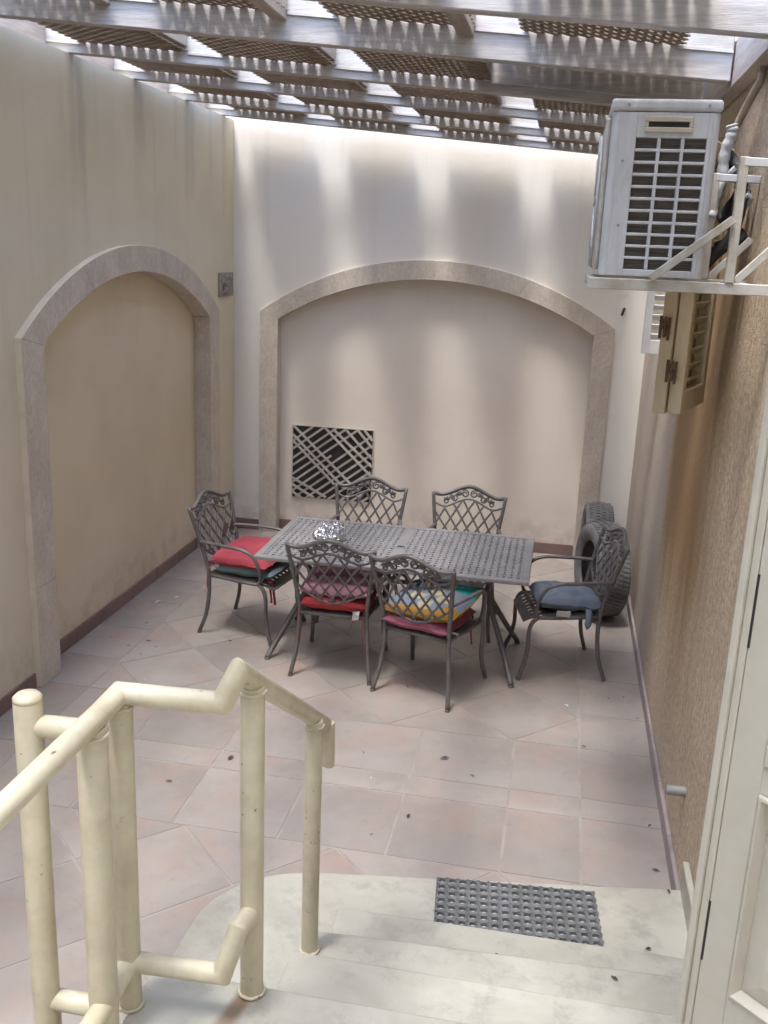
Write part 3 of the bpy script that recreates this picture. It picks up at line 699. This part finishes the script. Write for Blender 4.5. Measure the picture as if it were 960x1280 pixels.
# ------------------------------------------------------------------ chairs
def wback(z): return .205+.062*max(0,(z-.42)/.46)
def yback(z): t = max(0, (z-.42)/.46); return -.215-.115*t**1.25
def Bp(u, z): return (u*wback(z), yback(z)-.022*(1-u*u), z)
def ss(t): t = max(0, min(1, t)); return t*t*(3-2*t)
def ztop(u): return .868+.066*ss((.80-abs(u))/.80)+.010*ss((abs(u)-.82)/.18)
def zarch(u): return ztop(u)-.088+.02*ss((abs(u)-.6)/.4)
def zlow(u): return .505+.115*u*u
def make_chair():
    root = thing('patio_chair', 'x', 'chair', group='cast metal chairs around the patio table')
    n = 24
    fr = MB()
    for s in (-1, 1):
        fr.tube([Bp(s, .44+.446*i/14) for i in range(15)], .0135, 8)
    fr.tube([Bp(-1+2*i/n, ztop(-1+2*i/n)) for i in range(n+1)], .0138, 8)
    fr.build('back_frame', 'metal', root, smooth=True)
    la = MB()
    la.tube([Bp(-1+2*i/n, zarch(-1+2*i/n)) for i in range(n+1)], .0078, 6)
    la.tube([Bp(-1+2*i/n, zlow(-1+2*i/n)) for i in range(n+1)], .0085, 6)
    for sg in (-1, 1):
        for k in range(-6, 7):
            pts = []
            for i in range(41):
                z = .49+.45*i/40; t = (z-.49)/.45
                u = sg*(k*.345-.20+1.30*(t**.8))
                if abs(u) <= .99 and zlow(u)-.002 <= z <= zarch(u)+.002: pts.append(Bp(u, z))
                elif pts: break
            if len(pts) > 1: la.tube(pts[::2]+([pts[-1]] if len(pts)%2 == 0 else []), .0074, 6)
    la.build('back_lattice', 'metal', root, smooth=True)
    sc = MB()
    for s in (-1, 1):
        for (u0, dz, r0, turn, dirn) in ((.13,-.046,.030,1.4,1),(.40,-.050,.027,1.4,-1),(.66,-.050,.022,1.3,1),(.27,-.030,.016,1.1,-1),(.52,-.030,.015,1.1,1)):
            pts = []
            for i in range(15):
                a = turn*2*math.pi*i/14; r = r0*(1-.72*i/14)
                u = u0+r*math.cos(a*dirn+.8)/.26; z = ztop(u0)+dz+r*math.sin(a*dirn+.8)
                pts.append(Bp(s*u, z))
            sc.tube(pts, .0066, 5)
        for u0 in (.30, .62):                      # cast leaves
            c0 = Vector(Bp(s*u0, ztop(u0)-.045))
            for k in range(3):
                a = .6+k*.9; e = c0+Vector((s*.03*math.cos(a), -.003, .03*math.sin(a))); sc.tube([c0, (c0+e)/2, e], [.006,.013,.003], 5)
    sc.build('scrollwork', 'metal', root, smooth=True)
    # seat: solid pan with a pierced front band
    se = MB(); zs = .425
    def wseat(y): return .205+.03*ss((y+.21)/.30)-.05*ss((y-.16)/.10)
    ny_ = 10
    for i in range(ny_):
        ya, yb_ = -.215+.335*i/ny_, -.215+.335*(i+1)/ny_
        wa, wb_ = wseat(ya), wseat(yb_)
        vs = [(-wa,ya,zs),(wa,ya,zs),(wb_,yb_,zs),(-wb_,yb_,zs),(-wa,ya,zs-.012),(wa,ya,zs-.012),(wb_,yb_,zs-.012),(-wb_,yb_,zs-.012)]
        se.add(vs, [(0,1,2,3),(7,6,5,4),(0,3,7,4),(1,5,6,2)]+([(0,4,5,1)] if i == 0 else []))
    def fz(y): return zs-.05*max(0,(y-.14)/.12)**2
    ys2 = [.12, .15, .185, .22, .25, .262]
    def strip(x0, x1, ya, yb_):
        x0b, x1b = [x*wseat(yb_)/wseat(ya) for x in (x0, x1)]
        se.add([(x0,ya,fz(ya)),(x1,ya,fz(ya)),(x1b,yb_,fz(yb_)),(x0b,yb_,fz(yb_)),(x0,ya,fz(ya)-.010),(x1,ya,fz(ya)-.010),(x1b,yb_,fz(yb_)-.010),(x0b,yb_,fz(yb_)-.010)], [(0,1,2,3),(7,6,5,4),(0,3,7,4),(1,5,6,2),(0,4,5,1),(3,2,6,7)])
    for a, b, holes in ((.12,.145,0),(.145,.17,1),(.17,.19,0),(.19,.215,1),(.215,.262,0)):
        wa = wseat(a)
        if not holes: strip(-wa, wa, a, b)
        else:
            m_ = 8
            for k in range(m_+1):
                c0 = -wa+2*wa*k/m_; strip(max(-wa, c0-.014), min(wa, c0+.014), a, b)
    recalc(se.build('seat', 'metal', root))
    fm = MB()
    for s in (-1, 1): fm.tube([(s*(wseat(y)+.004), y, zs-.012) for y in (-.22,-.1,0,.1,.16,.21)], .011, 6)
    fm.tube([(-.205,-.222,zs-.012),(.205,-.222,zs-.012)], .011, 6)
    fm.build('seat_frame', 'metal', root, smooth=True)
    for s in (-1, 1):
        pts = cr([(s*.212,-.222,.47),(s*.212,-.214,.40),(s*.218,-.212,.28),(s*.232,-.228,.14),(s*.252,-.268,.012)], 5)
        lg = MB().tube(pts, .0138, 8); lg.tube([(s*.252,-.268,.014),(s*.2525,-.269,.0)], .015, 8); lg.build('leg', 'metal', root, smooth=True)
        pts = cr([(s*.242,.17,.425),(s*.246,.215,.385),(s*.243,.232,.32),(s*.240,.232,.2),(s*.246,.25,.1),(s*.258,.282,.012)], 5)
        lg = MB().tube(pts, .0138, 8); lg.tube([(s*.258,.282,.014),(s*.2585,.283,.0)], .015, 8); lg.build('leg', 'metal', root, smooth=True)
        pts = cr([(s*.232,-.275,.652),(s*.248,-.20,.655),(s*.268,-.05,.655),(s*.274,.07,.650),(s*.268,.145,.615),(s*.258,.185,.54),(s*.248,.195,.46),(s*.243,.185,.425)], 5)
        MB().tube(pts, .0155, 8, flat=.7).build('arm', 'metal', root, smooth=True)
    return root
ch = make_chair()
chairs = []
for i, (x, y, rz, lab) in enumerate((
    (-1.250, 5.625, 0, 'brown-grey lattice-back chair with a mauve cushion on top of a red one'),
    (-.640, 5.46, -18, 'lattice-back chair standing askew with a patchwork pillow over a pink cushion'),
    (-1.985, 6.06, -100, 'lattice-back chair at the table end with a tilted bright red cushion'),
    (.115, 5.995, 90+13, 'lattice-back chair beside the tyres with a slate blue cushion'),
    (-1.315, 6.545, 181, 'lattice-back chair tucked behind the table in front of the wall grille'),
    (-.588, 6.53, 179, 'lattice-back chair tucked behind the table before plain wall, away from the grille'))):
    c = ch if i == 0 else copy_tree(ch)
    c.location = (x, y, 0); c.rotation_euler = (0, 0, R(rz)); c['label'] = lab; chairs.append(c)

# ------------------------------------------------------------------ table
TX0, TX1, TY0, TY1, TZ = -1.775, -.078, 5.445, 6.405, .735
tc = Vector(((TX0+TX1)/2, (TY0+TY1)/2, 0))
tb = thing('patio_table', 'long grey cast metal patio table with a pierced lattice top', 'table', tc)
tw, td = (TX1-TX0)/2, (TY1-TY0)/2
rim = MB(); rw = .045
for a, b, c, d in ((-tw,tw,-td,-td+rw),(-tw,tw,td-rw,td),(-tw,-tw+rw,-td+rw,td-rw),(tw-rw,tw,-td+rw,td-rw)): rim.box(a,b,c,d,TZ-.026,TZ)
rim.build('rim', 'tabletop', tb, bevel=.006, seg=2)
lt = MB(); cell = .043
def holed(x0, x1, y0, y1, ang):
    nx_, ny_ = max(1, round((x1-x0)/cell)), max(1, round((y1-y0)/cell)); ax, ay = (x1-x0)/nx_, (y1-y0)/ny_
    for i in range(nx_):
        for j in range(ny_):
            cx, c2 = x0+(i+.5)*ax, y0+(j+.5)*ay
            ou = [(-ax/2,-ay/2),(0,-ay/2),(ax/2,-ay/2),(ax/2,0),(ax/2,ay/2),(0,ay/2),(-ax/2,ay/2),(-ax/2,0)]
            r1, r2_ = (.40, .24) if (i+j) % 2 == 0 else (.24, .40)
            inn = [(-r1*ax*.55,-r2_*ay*.55),(0,-r2_*ay),(r1*ax*.55,-r2_*ay*.55),(r1*ax,0),(r1*ax*.55,r2_*ay*.55),(0,r2_*ay),(-r1*ax*.55,r2_*ay*.55),(-r1*ax,0)]
            vs = [(cx+a, c2+b, TZ-.006) for a, b in ou]+[(cx+a, c2+b, TZ-.002) for a, b in inn]+[(cx+a, c2+b, TZ-.022) for a, b in inn]
            lt.add(vs, [(k,(k+1)%8,8+(k+1)%8,8+k) for k in range(8)]+[(8+k,8+(k+1)%8,16+(k+1)%8,16+k) for k in range(8)])
holed(-tw+rw, -.03, -td+rw, td-rw, 0); holed(.03, tw-rw, -td+rw, td-rw, 0)
o = lt.build('pierced_top', 'tabletop', tb); o['kind'] = 'stuff'
cbm = MB(); cbm.box(-.03,.03,-td+rw,-.032,TZ-.014,TZ-.002); cbm.box(-.03,.03,.032,td-rw,TZ-.014,TZ-.002)
ring_o = [(.045*math.cos(a*math.pi/8), .034*math.sin(a*math.pi/8)) for a in range(16)]
for k in range(16):
    a, b = ring_o[k], ring_o[(k+1)%16]
    cbm.add([(a[0],a[1],TZ-.001),(b[0],b[1],TZ-.001),(b[0]*.6,b[1]*.6,TZ-.001),(a[0]*.6,a[1]*.6,TZ-.001),(a[0]*.6,a[1]*.6,TZ-.03),(b[0]*.6,b[1]*.6,TZ-.03)], [(0,1,2,3),(3,2,5,4)])
cbm.build('centre_band', 'tabletop', tb, bevel=.001)
MB().lathe([(0,0),(.026,0),(.026,.004),(0,.004)], 20, lambda a, b, h: (a, b*.75, TZ-.012+h)).build('hole_cover', 'slot', tb)
ap = MB(); ax_, ay_ = tw-.16, td-.16
for a, b, c, d in ((-ax_,ax_,-ay_-.015,-ay_+.015),(-ax_,ax_,ay_-.015,ay_+.015),(-ax_-.015,-ax_+.015,-ay_+.015,ay_-.015),(ax_-.015,ax_+.015,-ay_+.015,ay_-.015)): ap.box(a,b,c,d,TZ-.060,TZ-.0265)
ap.build('apron', 'metal', tb, bevel=.003)
for s in (-1, 1):
    hx = s*(tw-.27)
    for t in (-1, 1):
        fx, fy = s*(tw-.06), t*(td-.12)
        pts = cr([(s*(tw-.17), t*(td-.20), TZ-.05),(s*(tw-.235), t*.13, .60),(hx, t*.035, .50),(s*(tw-.255), t*.045, .44),(s*(tw-.20), t*.12, .32),(s*(tw-.13), t*.22, .17),(s*(tw-.075), t*(td-.15), .05),(fx, fy, .012)], 5)
        lg = MB().tube(pts, .0185, 8); lg.tube([(fx,fy,.012),(fx,fy,0)], .021, 8); lg.build('leg', 'metal', tb, smooth=True)
    MB().tube([(hx,-.05,.485),(hx,.05,.485)], .022, 8).build('hub', 'metal', tb, smooth=True)
MB().tube([(-(tw-.27),0,.49),(tw-.27,0,.49)], .016, 8).build('stretcher', 'metal', tb, smooth=True)

# ------------------------------------------------------------------ cushions
def cushion(name, label, w_, d_, t, mats, loc, rot, seed=0, puff=.5, sag=0., pick=None, tuft=0, group='seat cushions', lump=.006, edge=.25):
    n = 22; mb = MB()
    def prof(u, v): return (max(0, 1-abs(u)**3.2)*max(0, 1-abs(v)**3.2))**puff
    def pt(i, j, sgn):
        u, v = -1+2*i/n, -1+2*j/n
        k = 1-.045*(u*u*v*v)                       # soft corners
        pinch = 1-.035*(1-abs(abs(u)-.0)**2)*abs(v)**6-.035*(1-v*v)*abs(u)**6*0
        x, y = u*w_/2*k*(1-.03*(1-v*v)*0), v*d_/2*k*pinch
        nz = noise.noise(Vector((u*1.9+seed, v*1.9-seed, seed*.7)))*lump*1.5+noise.noise(Vector((u*4.5+seed*3, v*4.5, 2)))*lump
        h = prof(u, v)*t/2
        z = sgn*h+sag*(u*u*.6+v*v*.4)+nz
        if tuft and sgn > 0:
            for a, b in ((-.4,-.4),(.4,-.4),(-.4,.4),(.4,.4)): z -= tuft*math.exp(-((u-a)**2+(v-b)**2)/.02)
        return (x, y, z)
    for sgn in (1, -1):
        vs = [pt(i, j, sgn) for j in range(n+1) for i in range(n+1)]
        fs = []; 
        b = len(mb.v); mb.v += vs
        for j in range(n):
            for i in range(n):
                q = (j*(n+1)+i, j*(n+1)+i+1, (j+1)*(n+1)+i+1, (j+1)*(n+1)+i)
                if sgn < 0: q = q[::-1]
                mb.f.append(tuple(b+k for k in q)); mb.m.append(pick((i+.5)/n, (j+.5)/n, sgn) if pick else 0)
    o = mb.build(name, mats, smooth=True); o.location = loc; o.rotation_euler = tuple(R(a) for a in rot)
    tag(o, label, 'cushion', group)
    pp = [Vector(pt(0, j, 1)) for j in range(n+1)]+[Vector(pt(i, n, 1)) for i in range(1, n+1)]+[Vector(pt(n, n-j, 1)) for j in range(1, n+1)]+[Vector(pt(n-i, 0, 1)) for i in range(1, n)]
    MB().tube(pp+[pp[0]], .0042, 5, False).build('piping', mats[0] if isinstance(mats, (list, tuple)) else mats, o, smooth=True)
    return o
def child_ribbon(parent, name, pts, mat, wdt=.012):
    iv = parent.matrix_basis.inverted()
    bpy.context.view_layer.update()
    P = [parent.matrix_world.inverted() @ Vector(q) for q in cr(pts, 5)]
    return MB().tube(P, wdt/2, 6, flat=.3).build(name, mat, parent, smooth=True)
def care_tag(parent, c, ux, uz, w_, h_, mat='white'):
    bpy.context.view_layer.update()
    iv = parent.matrix_world.inverted(); c = Vector(c); ux = Vector(ux).normalized(); uz = Vector(uz).normalized(); nn = ux.cross(uz)
    vs = []
    for j in range(4):
        for i in range(4):
            a, b = i/3-.5, j/3-.5
            vs.append(iv @ (c+ux*a*w_+uz*b*h_+nn*(.008*math.sin(b*4+a*2))))
    mb = MB().add(vs, [(j*4+i, j*4+i+1, j*4+i+5, j*4+i+4) for j in range(3) for i in range(3)])
    o = mb.build('care_tag', mat, parent); md = o.modifiers.new('thick', 'SOLIDIFY'); md.thickness = .002; return o
# chair A
a1 = cushion('seat_cushion', 'red cushion lying under the mauve one', .43, .44, .10, 'red2', (-1.247, 5.60, .480), (0,0,1), 1, .30, group='seat cushions')
a2 = cushion('seat_cushion', 'mauve pink cushion lying on top of a red cushion', .46, .45, .08, 'mauve', (-1.24, 5.62, .562), (5,-2,-3), 2.3, .33, sag=.012)
child_ribbon(a1, 'tie', [(-1.455,5.40,.47),(-1.46,5.385,.43),(-1.455,5.38,.34),(-1.462,5.375,.255)], 'red')
child_ribbon(a1, 'tie', [(-1.055,5.395,.465),(-1.052,5.378,.42),(-1.058,5.372,.34),(-1.05,5.37,.24)], 'red')
child_ribbon(a1, 'tie', [(-1.115,5.39,.44),(-1.118,5.376,.40),(-1.128,5.372,.36)], 'red')
care_tag(a1, (-1.10,5.372,.437), (1,0,.15), (.12,0,1), .042, .062)
# chair B
b1_ = cushion('seat_cushion', 'pink cushion lying beneath the patchwork pillow', .44, .44, .085, 'pink', (-.655, 5.43, .470), (0,0,-18), 4, .32)
def pick(u, v, s):
    if s < 0: return 0
    if u > .74 and v > .62: return 3
    if u > .80 and v < .25: return 0
    if u < .06 or v < .10: return 0
    i, j = int((u-.06)*5.2), int((v-.10)*5.4)
    return 2 if (i+j) % 2 == 0 and 0 < i < 4 else 1
b2_ = cushion('throw_pillow', 'patchwork pillow with mustard underside and blue and yellow squares', .48, .46, .112, ['mustard', 'sky', 'yellow', 'turq'], (-.64, 5.45, .560), (7,-3,-20), 5.2, .40, pick=pick, group='seat cushions')
b2_['category'] = 'pillow'
child_ribbon(b1_, 'tie', [(-.425,5.62,.46),(-.41,5.635,.41),(-.415,5.64,.32),(-.405,5.645,.22)], 'pink', .018)
care_tag(b1_, (-.50,5.262,.44), (1,-.33,-.05), (.2,0,.6), .09, .02)
# left chair
l1 = cushion('seat_cushion', 'teal and green cushion squeezed under the tilted red one', .42, .42, .085, ['teal', 'green', 'sky'], (-1.95, 6.05, .470), (0,0,-8), 7, .32, pick=lambda u, v, s: 1 if v > .3 and u < .35 else (2 if u > .72 and v < .4 else 0))
l2 = cushion('seat_cushion', 'bright red cushion tilted on the chair at the table end', .46, .45, .09, 'red', (-1.985, 6.055, .552), (7,-3,-12), 8.5, .34, sag=-.012)
care_tag(l2, (-2.21,5.905,.50), (1,0,.3), (.1,-.3,1), .05, .06)
care_tag(l2, (-2.18,5.895,.478), (1,0,-.4), (.3,-.3,1), .035, .05)
child_ribbon(l2, 'tie', [(-1.84,5.90,.52),(-1.80,5.868,.45),(-1.775,5.862,.40),(-1.765,5.865,.32),(-1.755,5.86,.26)], 'red', .018)
child_ribbon(l2, 'tie', [(-1.845,5.90,.52),(-1.81,5.865,.44),(-1.79,5.86,.36),(-1.78,5.86,.27)], 'red', .014)
child_ribbon(l2, 'tie', [(-2.225,5.90,.50),(-2.238,5.875,.43),(-2.24,5.87,.33)], 'red', .012)
# right chair
r1_ = cushion('seat_cushion', 'slate blue tufted cushion on the chair beside the tyres', .42, .41, .105, 'blue', (.150, 6.0, .480), (-2,3,13), 11, .36, tuft=.028, lump=.011)
care_tag(r1_, (.145,5.742,.445), (1,.2,-.05), (.05,-.5,1), .085, .075)
child_ribbon(r1_, 'tie', [(.30,5.81,.47),(.305,5.785,.43),(.30,5.775,.38),(.285,5.772,.37)], 'blue', .045)

# ------------------------------------------------------------------ foil on the table
fo = MB(); n = 64; NR = 26
def ridge(v): return 1-abs(noise.noise(v))*2.2
def fpt(u, v):
    a = 2*math.pi*u; r = v; X, Y = math.cos(a)*r, math.sin(a)*r
    nz = noise.noise(Vector((X*2.1, Y*2.1, 4.2)))
    z = .060*(1-r**3)*(1+.9*nz)+.026*ridge(Vector((X*3.3+9, Y*3.3, 1.2)))*(1-.4*r)+.013*ridge(Vector((X*7, Y*7+3, 6)))+.006*ridge(Vector((X*15, Y*15, 2)))
    rr = 1+.28*nz+.10*noise.noise(Vector((math.cos(a)*3, math.sin(a)*3, 1)))
    return (.115*X*rr+.008*noise.noise(Vector((X*9, Y*9, 7))), .080*Y*rr+.008*noise.noise(Vector((X*9, Y*9, 17))), max(.003, z) if r < .99 else .004)
vs = [fpt(i/n, (j+1)/NR) for j in range(NR) for i in range(n)]+[(0, 0, fpt(0, .01)[2])]
fs = [(j*n+i, (j+1)*n+i, (j+1)*n+(i+1)%n, j*n+(i+1)%n) for j in range(NR-1) for i in range(n)]+[(len(vs)-1, i, (i+1)%n) for i in range(n)]
f2 = fo.add(vs, [(f[0],f[1],f[2]) for f in fs]+[(f[0],f[2],f[3]) for f in fs if len(f) == 4]).build('foil', 'foil'); recalc(f2); f2.location = (-1.41, 5.955, TZ-.001)
tag(f2, 'crumpled ball of aluminium foil lying on the table', 'foil')

# ------------------------------------------------------------------ tyres
def tyre(label, Rr, W, loc, rz, tilt):
    root = thing('tyre', label, 'tyre', loc, rz, 'old tyres in the corner'); root.rotation_euler = (0, tilt, rz)
    f = lambda a, b, h: (h, a, b+Rr)
    ri = Rr*.60
    prof = [(ri,-W*.36),(ri+.015,-W*.42),(Rr*.80,-W*.5),(Rr*.93,-W*.46),(Rr-.012,-W*.38),(Rr-.006,0),(Rr-.012,W*.38),(Rr*.93,W*.46),(Rr*.80,W*.5),(ri+.015,W*.42),(ri,W*.36),(ri+.02,W*.34),(Rr*.86,W*.40),(Rr*.86,-W*.40),(ri+.02,-W*.34)]
    o = recalc(MB().lathe(prof, 56, f).build('carcass', 'rubber', root, smooth=True))
    tr = MB(); nb = 64
    for k in range(nb):
        for row in range(4):
            a0 = 2*math.pi*(k+.5*(row % 2))/nb; a1 = a0+2*math.pi/nb*.72
            h0 = -W*.42+row*W*.21+.006; h1 = h0+W*.21-.012
            r0, r1 = Rr-.016, Rr if row in (1, 2) else Rr-.006
            vs = [f(r*math.cos(a+sh), r*math.sin(a+sh), h) for r in (r0, r1) for (a, h, sh) in ((a0,h0,0),(a1,h0,0),(a1,h1,.03),(a0,h1,.03))]
            tr.add(vs, [(4,5,6,7),(0,1,5,4),(1,2,6,5),(2,3,7,6),(3,0,4,7)])
    o = recalc(tr.build('tread', 'rubber', root)); o['kind'] = 'stuff'
    return root
tyre('worn tyre standing upright behind the blue-cushioned chair', .355, .25, (.425, 7.03, 0), R(15), 0)
tyre('worn tyre standing upright against the end wall behind another tyre', .325, .23, (.41, 7.88, 0), R(3), 0)

# ------------------------------------------------------------------ grille in the end-wall niche
gr_ = thing('wall_grille', 'square opening crossed by uneven diagonal cream lattice strips in the end wall', 'grille', (-2.0, YN, .33))
GX0, GX1, GZ0, GZ1 = -.375, .375, 0, .675
bk_ = MB().box(GX0, GX1, -.0035, -.0005, GZ0, GZ1).build('dark_opening', 'slot', gr_)
fr_ = MB()
for a, b, c, d in ((GX0-.008,GX1+.008,GZ0-.008,GZ0),(GX0-.008,GX1+.008,GZ1,GZ1+.008),(GX0-.008,GX0,GZ0,GZ1),(GX1,GX1+.008,GZ0,GZ1)): fr_.box(a,b,-.012,-.0005,c,d)
fr_.build('frame', 'trim', gr_)
def px2(x, y):  # measured strip ends on a 600 x 500 sketch of the opening
    return GX0+(x-165)/585*(GX1-GX0), GZ1-(y-140)/540*(GZ1-GZ0)-(0)
def strip_(a, b, wd, lay):
    ax_, az_ = px2(*a); bx_, bz_ = px2(*b)
    # clip to opening
    seg = [(ax_, az_), (bx_, bz_)]
    t0, t1 = 0., 1.; dx, dz = bx_-ax_, bz_-az_
    for p_, q_ in ((-dx, ax_-GX0), (dx, GX1-ax_), (-dz, az_-GZ0), (dz, GZ1-az_)):
        if abs(p_) < 1e-9:
            if q_ < 0: return
            continue
        r = q_/p_
        if p_ < 0: t0 = max(t0, r)
        else: t1 = min(t1, r)
    if t1-t0 < .03: return
    y = -.008-.009*lay
    MB().bar((ax_+dx*t0, y, az_+dz*t0), (ax_+dx*t1, y, az_+dz*t1), .008, wd, (0,0,1)).build('lattice_strip', 'grille', gr_)
import itertools
for k, (a, b) in enumerate((((150,190),(560,590)),((170,140),(640,585)),((395,135),(770,500)),((465,150),(770,425)),((560,150),(770,370)),((640,140),(770,290)),((690,140),(770,235)),((150,235),(480,560)),((150,525),(420,665)),((150,575),(330,675)),((150,630),(240,685)))):
    strip_(a, b, .021, 1)
for k in range(13):
    c = 250+k*64+random.uniform(-6, 6)
    a = (140, c+20+random.uniform(-4,4)); b = (140+600, c+20-600*.78+random.uniform(-10,10))
    if k in (5,): 
        strip_(a, (450, a[1]-310*.78), .020, 0); continue
    strip_(a, b, .020, 0)
for k in range(5):
    c = 250+13*64+k*64; strip_((140, c+20), (740, c+20-600*.78), .020, 0)

# ------------------------------------------------------------------ carved plaque on the left wall, hook, pipe stub
pl = thing('carved_plaque', 'small square carved stone plaque high on the wall by the corner', 'plaque', (XL, 8.13, 2.15))
MB().box(.001, .022, -.165, .165, 0, .20).build('plate', 'relief', pl, bevel=.004)
cv_ = MB()
for k in range(5):
    z = .03+.035*k
    cv_.tube(cr([(.024, -.12+.03*k, .02), (.03, -.04+.03*k, .09), (.024, .0+.035*k, .18)], 4), .006, 5)
for k in range(3): cv_.tube([(.026, -.08+.06*k+.03*math.cos(a*.7), .10+.03*math.sin(a*.7)) for a in range(9)], .006, 5)
cv_.build('relief_carving', 'relief', pl, smooth=True)
hk = thing('wall_hook', 'small dark hook screwed into the end wall near the corner', 'hook', (.47, YB, 2.20))
MB().lathe([(0,0),(.014,0),(.014,.02),(0,.024)], 12, lambda a, b, h: (a, -h-.001, b)).build('base', 'white_metal', hk, smooth=True)
MB().tube(cr([(0,-.02,0),(-.004,-.05,-.005),(-.012,-.055,-.035),(-.016,-.035,-.05)], 5), .010, 8).build('hook_arm', 'slot', hk, smooth=True)
ps = MB().lathe([(.016,0),(.021,0),(.021,.085),(.016,.085)], 20, lambda a, b, h: (-h, a, b))
ps = recalc(ps.build('pipe_stub', 'grey_pvc', smooth=False)); ps.location = (XR+.004, 3.83, .42); tag(ps, 'short grey plastic drain pipe stub sticking out of the stucco', 'pipe')

# ------------------------------------------------------------------ litter on the floor
def leaf(x, y, z, s, a, mat='leafdry', name='dry_leaf', lab='small dark dry leaf fragment lying on the floor', cat='leaf', grp='dry leaf fragments on the floor'):
    pts = []; n = 7
    mb = MB(); vs = []
    for i in range(n+1):
        t = i/n; wd = s*.2*math.sin(math.pi*min(1,t*.95+.03))*(1+random.uniform(-.25,.25)); h = .004+s*.10*math.sin(t*3)+random.uniform(0,.002)
        for q in (-1, 0, 1): vs.append(((t-.5)*s, q*wd, h+abs(q)*s*.07))
    mb.add(vs, [(i*3+k, i*3+k+1, i*3+k+4, i*3+k+3) for i in range(n) for k in range(2)])
    o = mb.build(name, mat); o.location = (x, y, z); o.rotation_euler = (0, 0, a); tag(o, lab, cat, grp); return o
for i, (x, y) in enumerate([(-2.82,5.60),(-2.56,5.61),(-2.47,5.53),(-2.04,5.76),(-.43,4.58),(-1.52,4.30),(-.27,4.44),(-.86,4.53),(-.76,5.38),(.455,5.55),(.55,5.59),(.615,5.32),(.60,4.2),(.60,3.85),(-.42,6.10),(-.67,3.81),(-.53,4.0),(-1.74,4.01),(-2.7,5.9),(-2.4,4.5),(.3,4.9),(-2.65,5.5),(-2.52,5.4)]):
    leaf(x, y, .0006, random.choice((.02,.026,.034)) if i not in (4, 5) else .048, random.uniform(0, 6.3) if i != 4 else .5)
for x, y, z in ((-.045,2.74,.3402),(.316,2.53,.5002),(.494,3.11,.1702),(.60,3.47,.1702)):
    leaf(x, y, z, .026, random.uniform(0,6), lab='dark dry leaf fragment lying on a marble step', grp='dry leaf fragments on the steps')
for x, y, s in ((-2.79,6.30,.06),(-2.70,6.44,.035),(.205,5.38,.035),(-2.34,5.06,.02),(-.77,4.29,.018),(-2.15,3.92,.018),(-2.05,6.9,.07)):
    leaf(x, y, .0006, s, random.uniform(0,6), 'paper', 'paper_scrap', 'tiny white paper scrap lying on the tiled floor', 'paper', 'paper scraps on the floor')
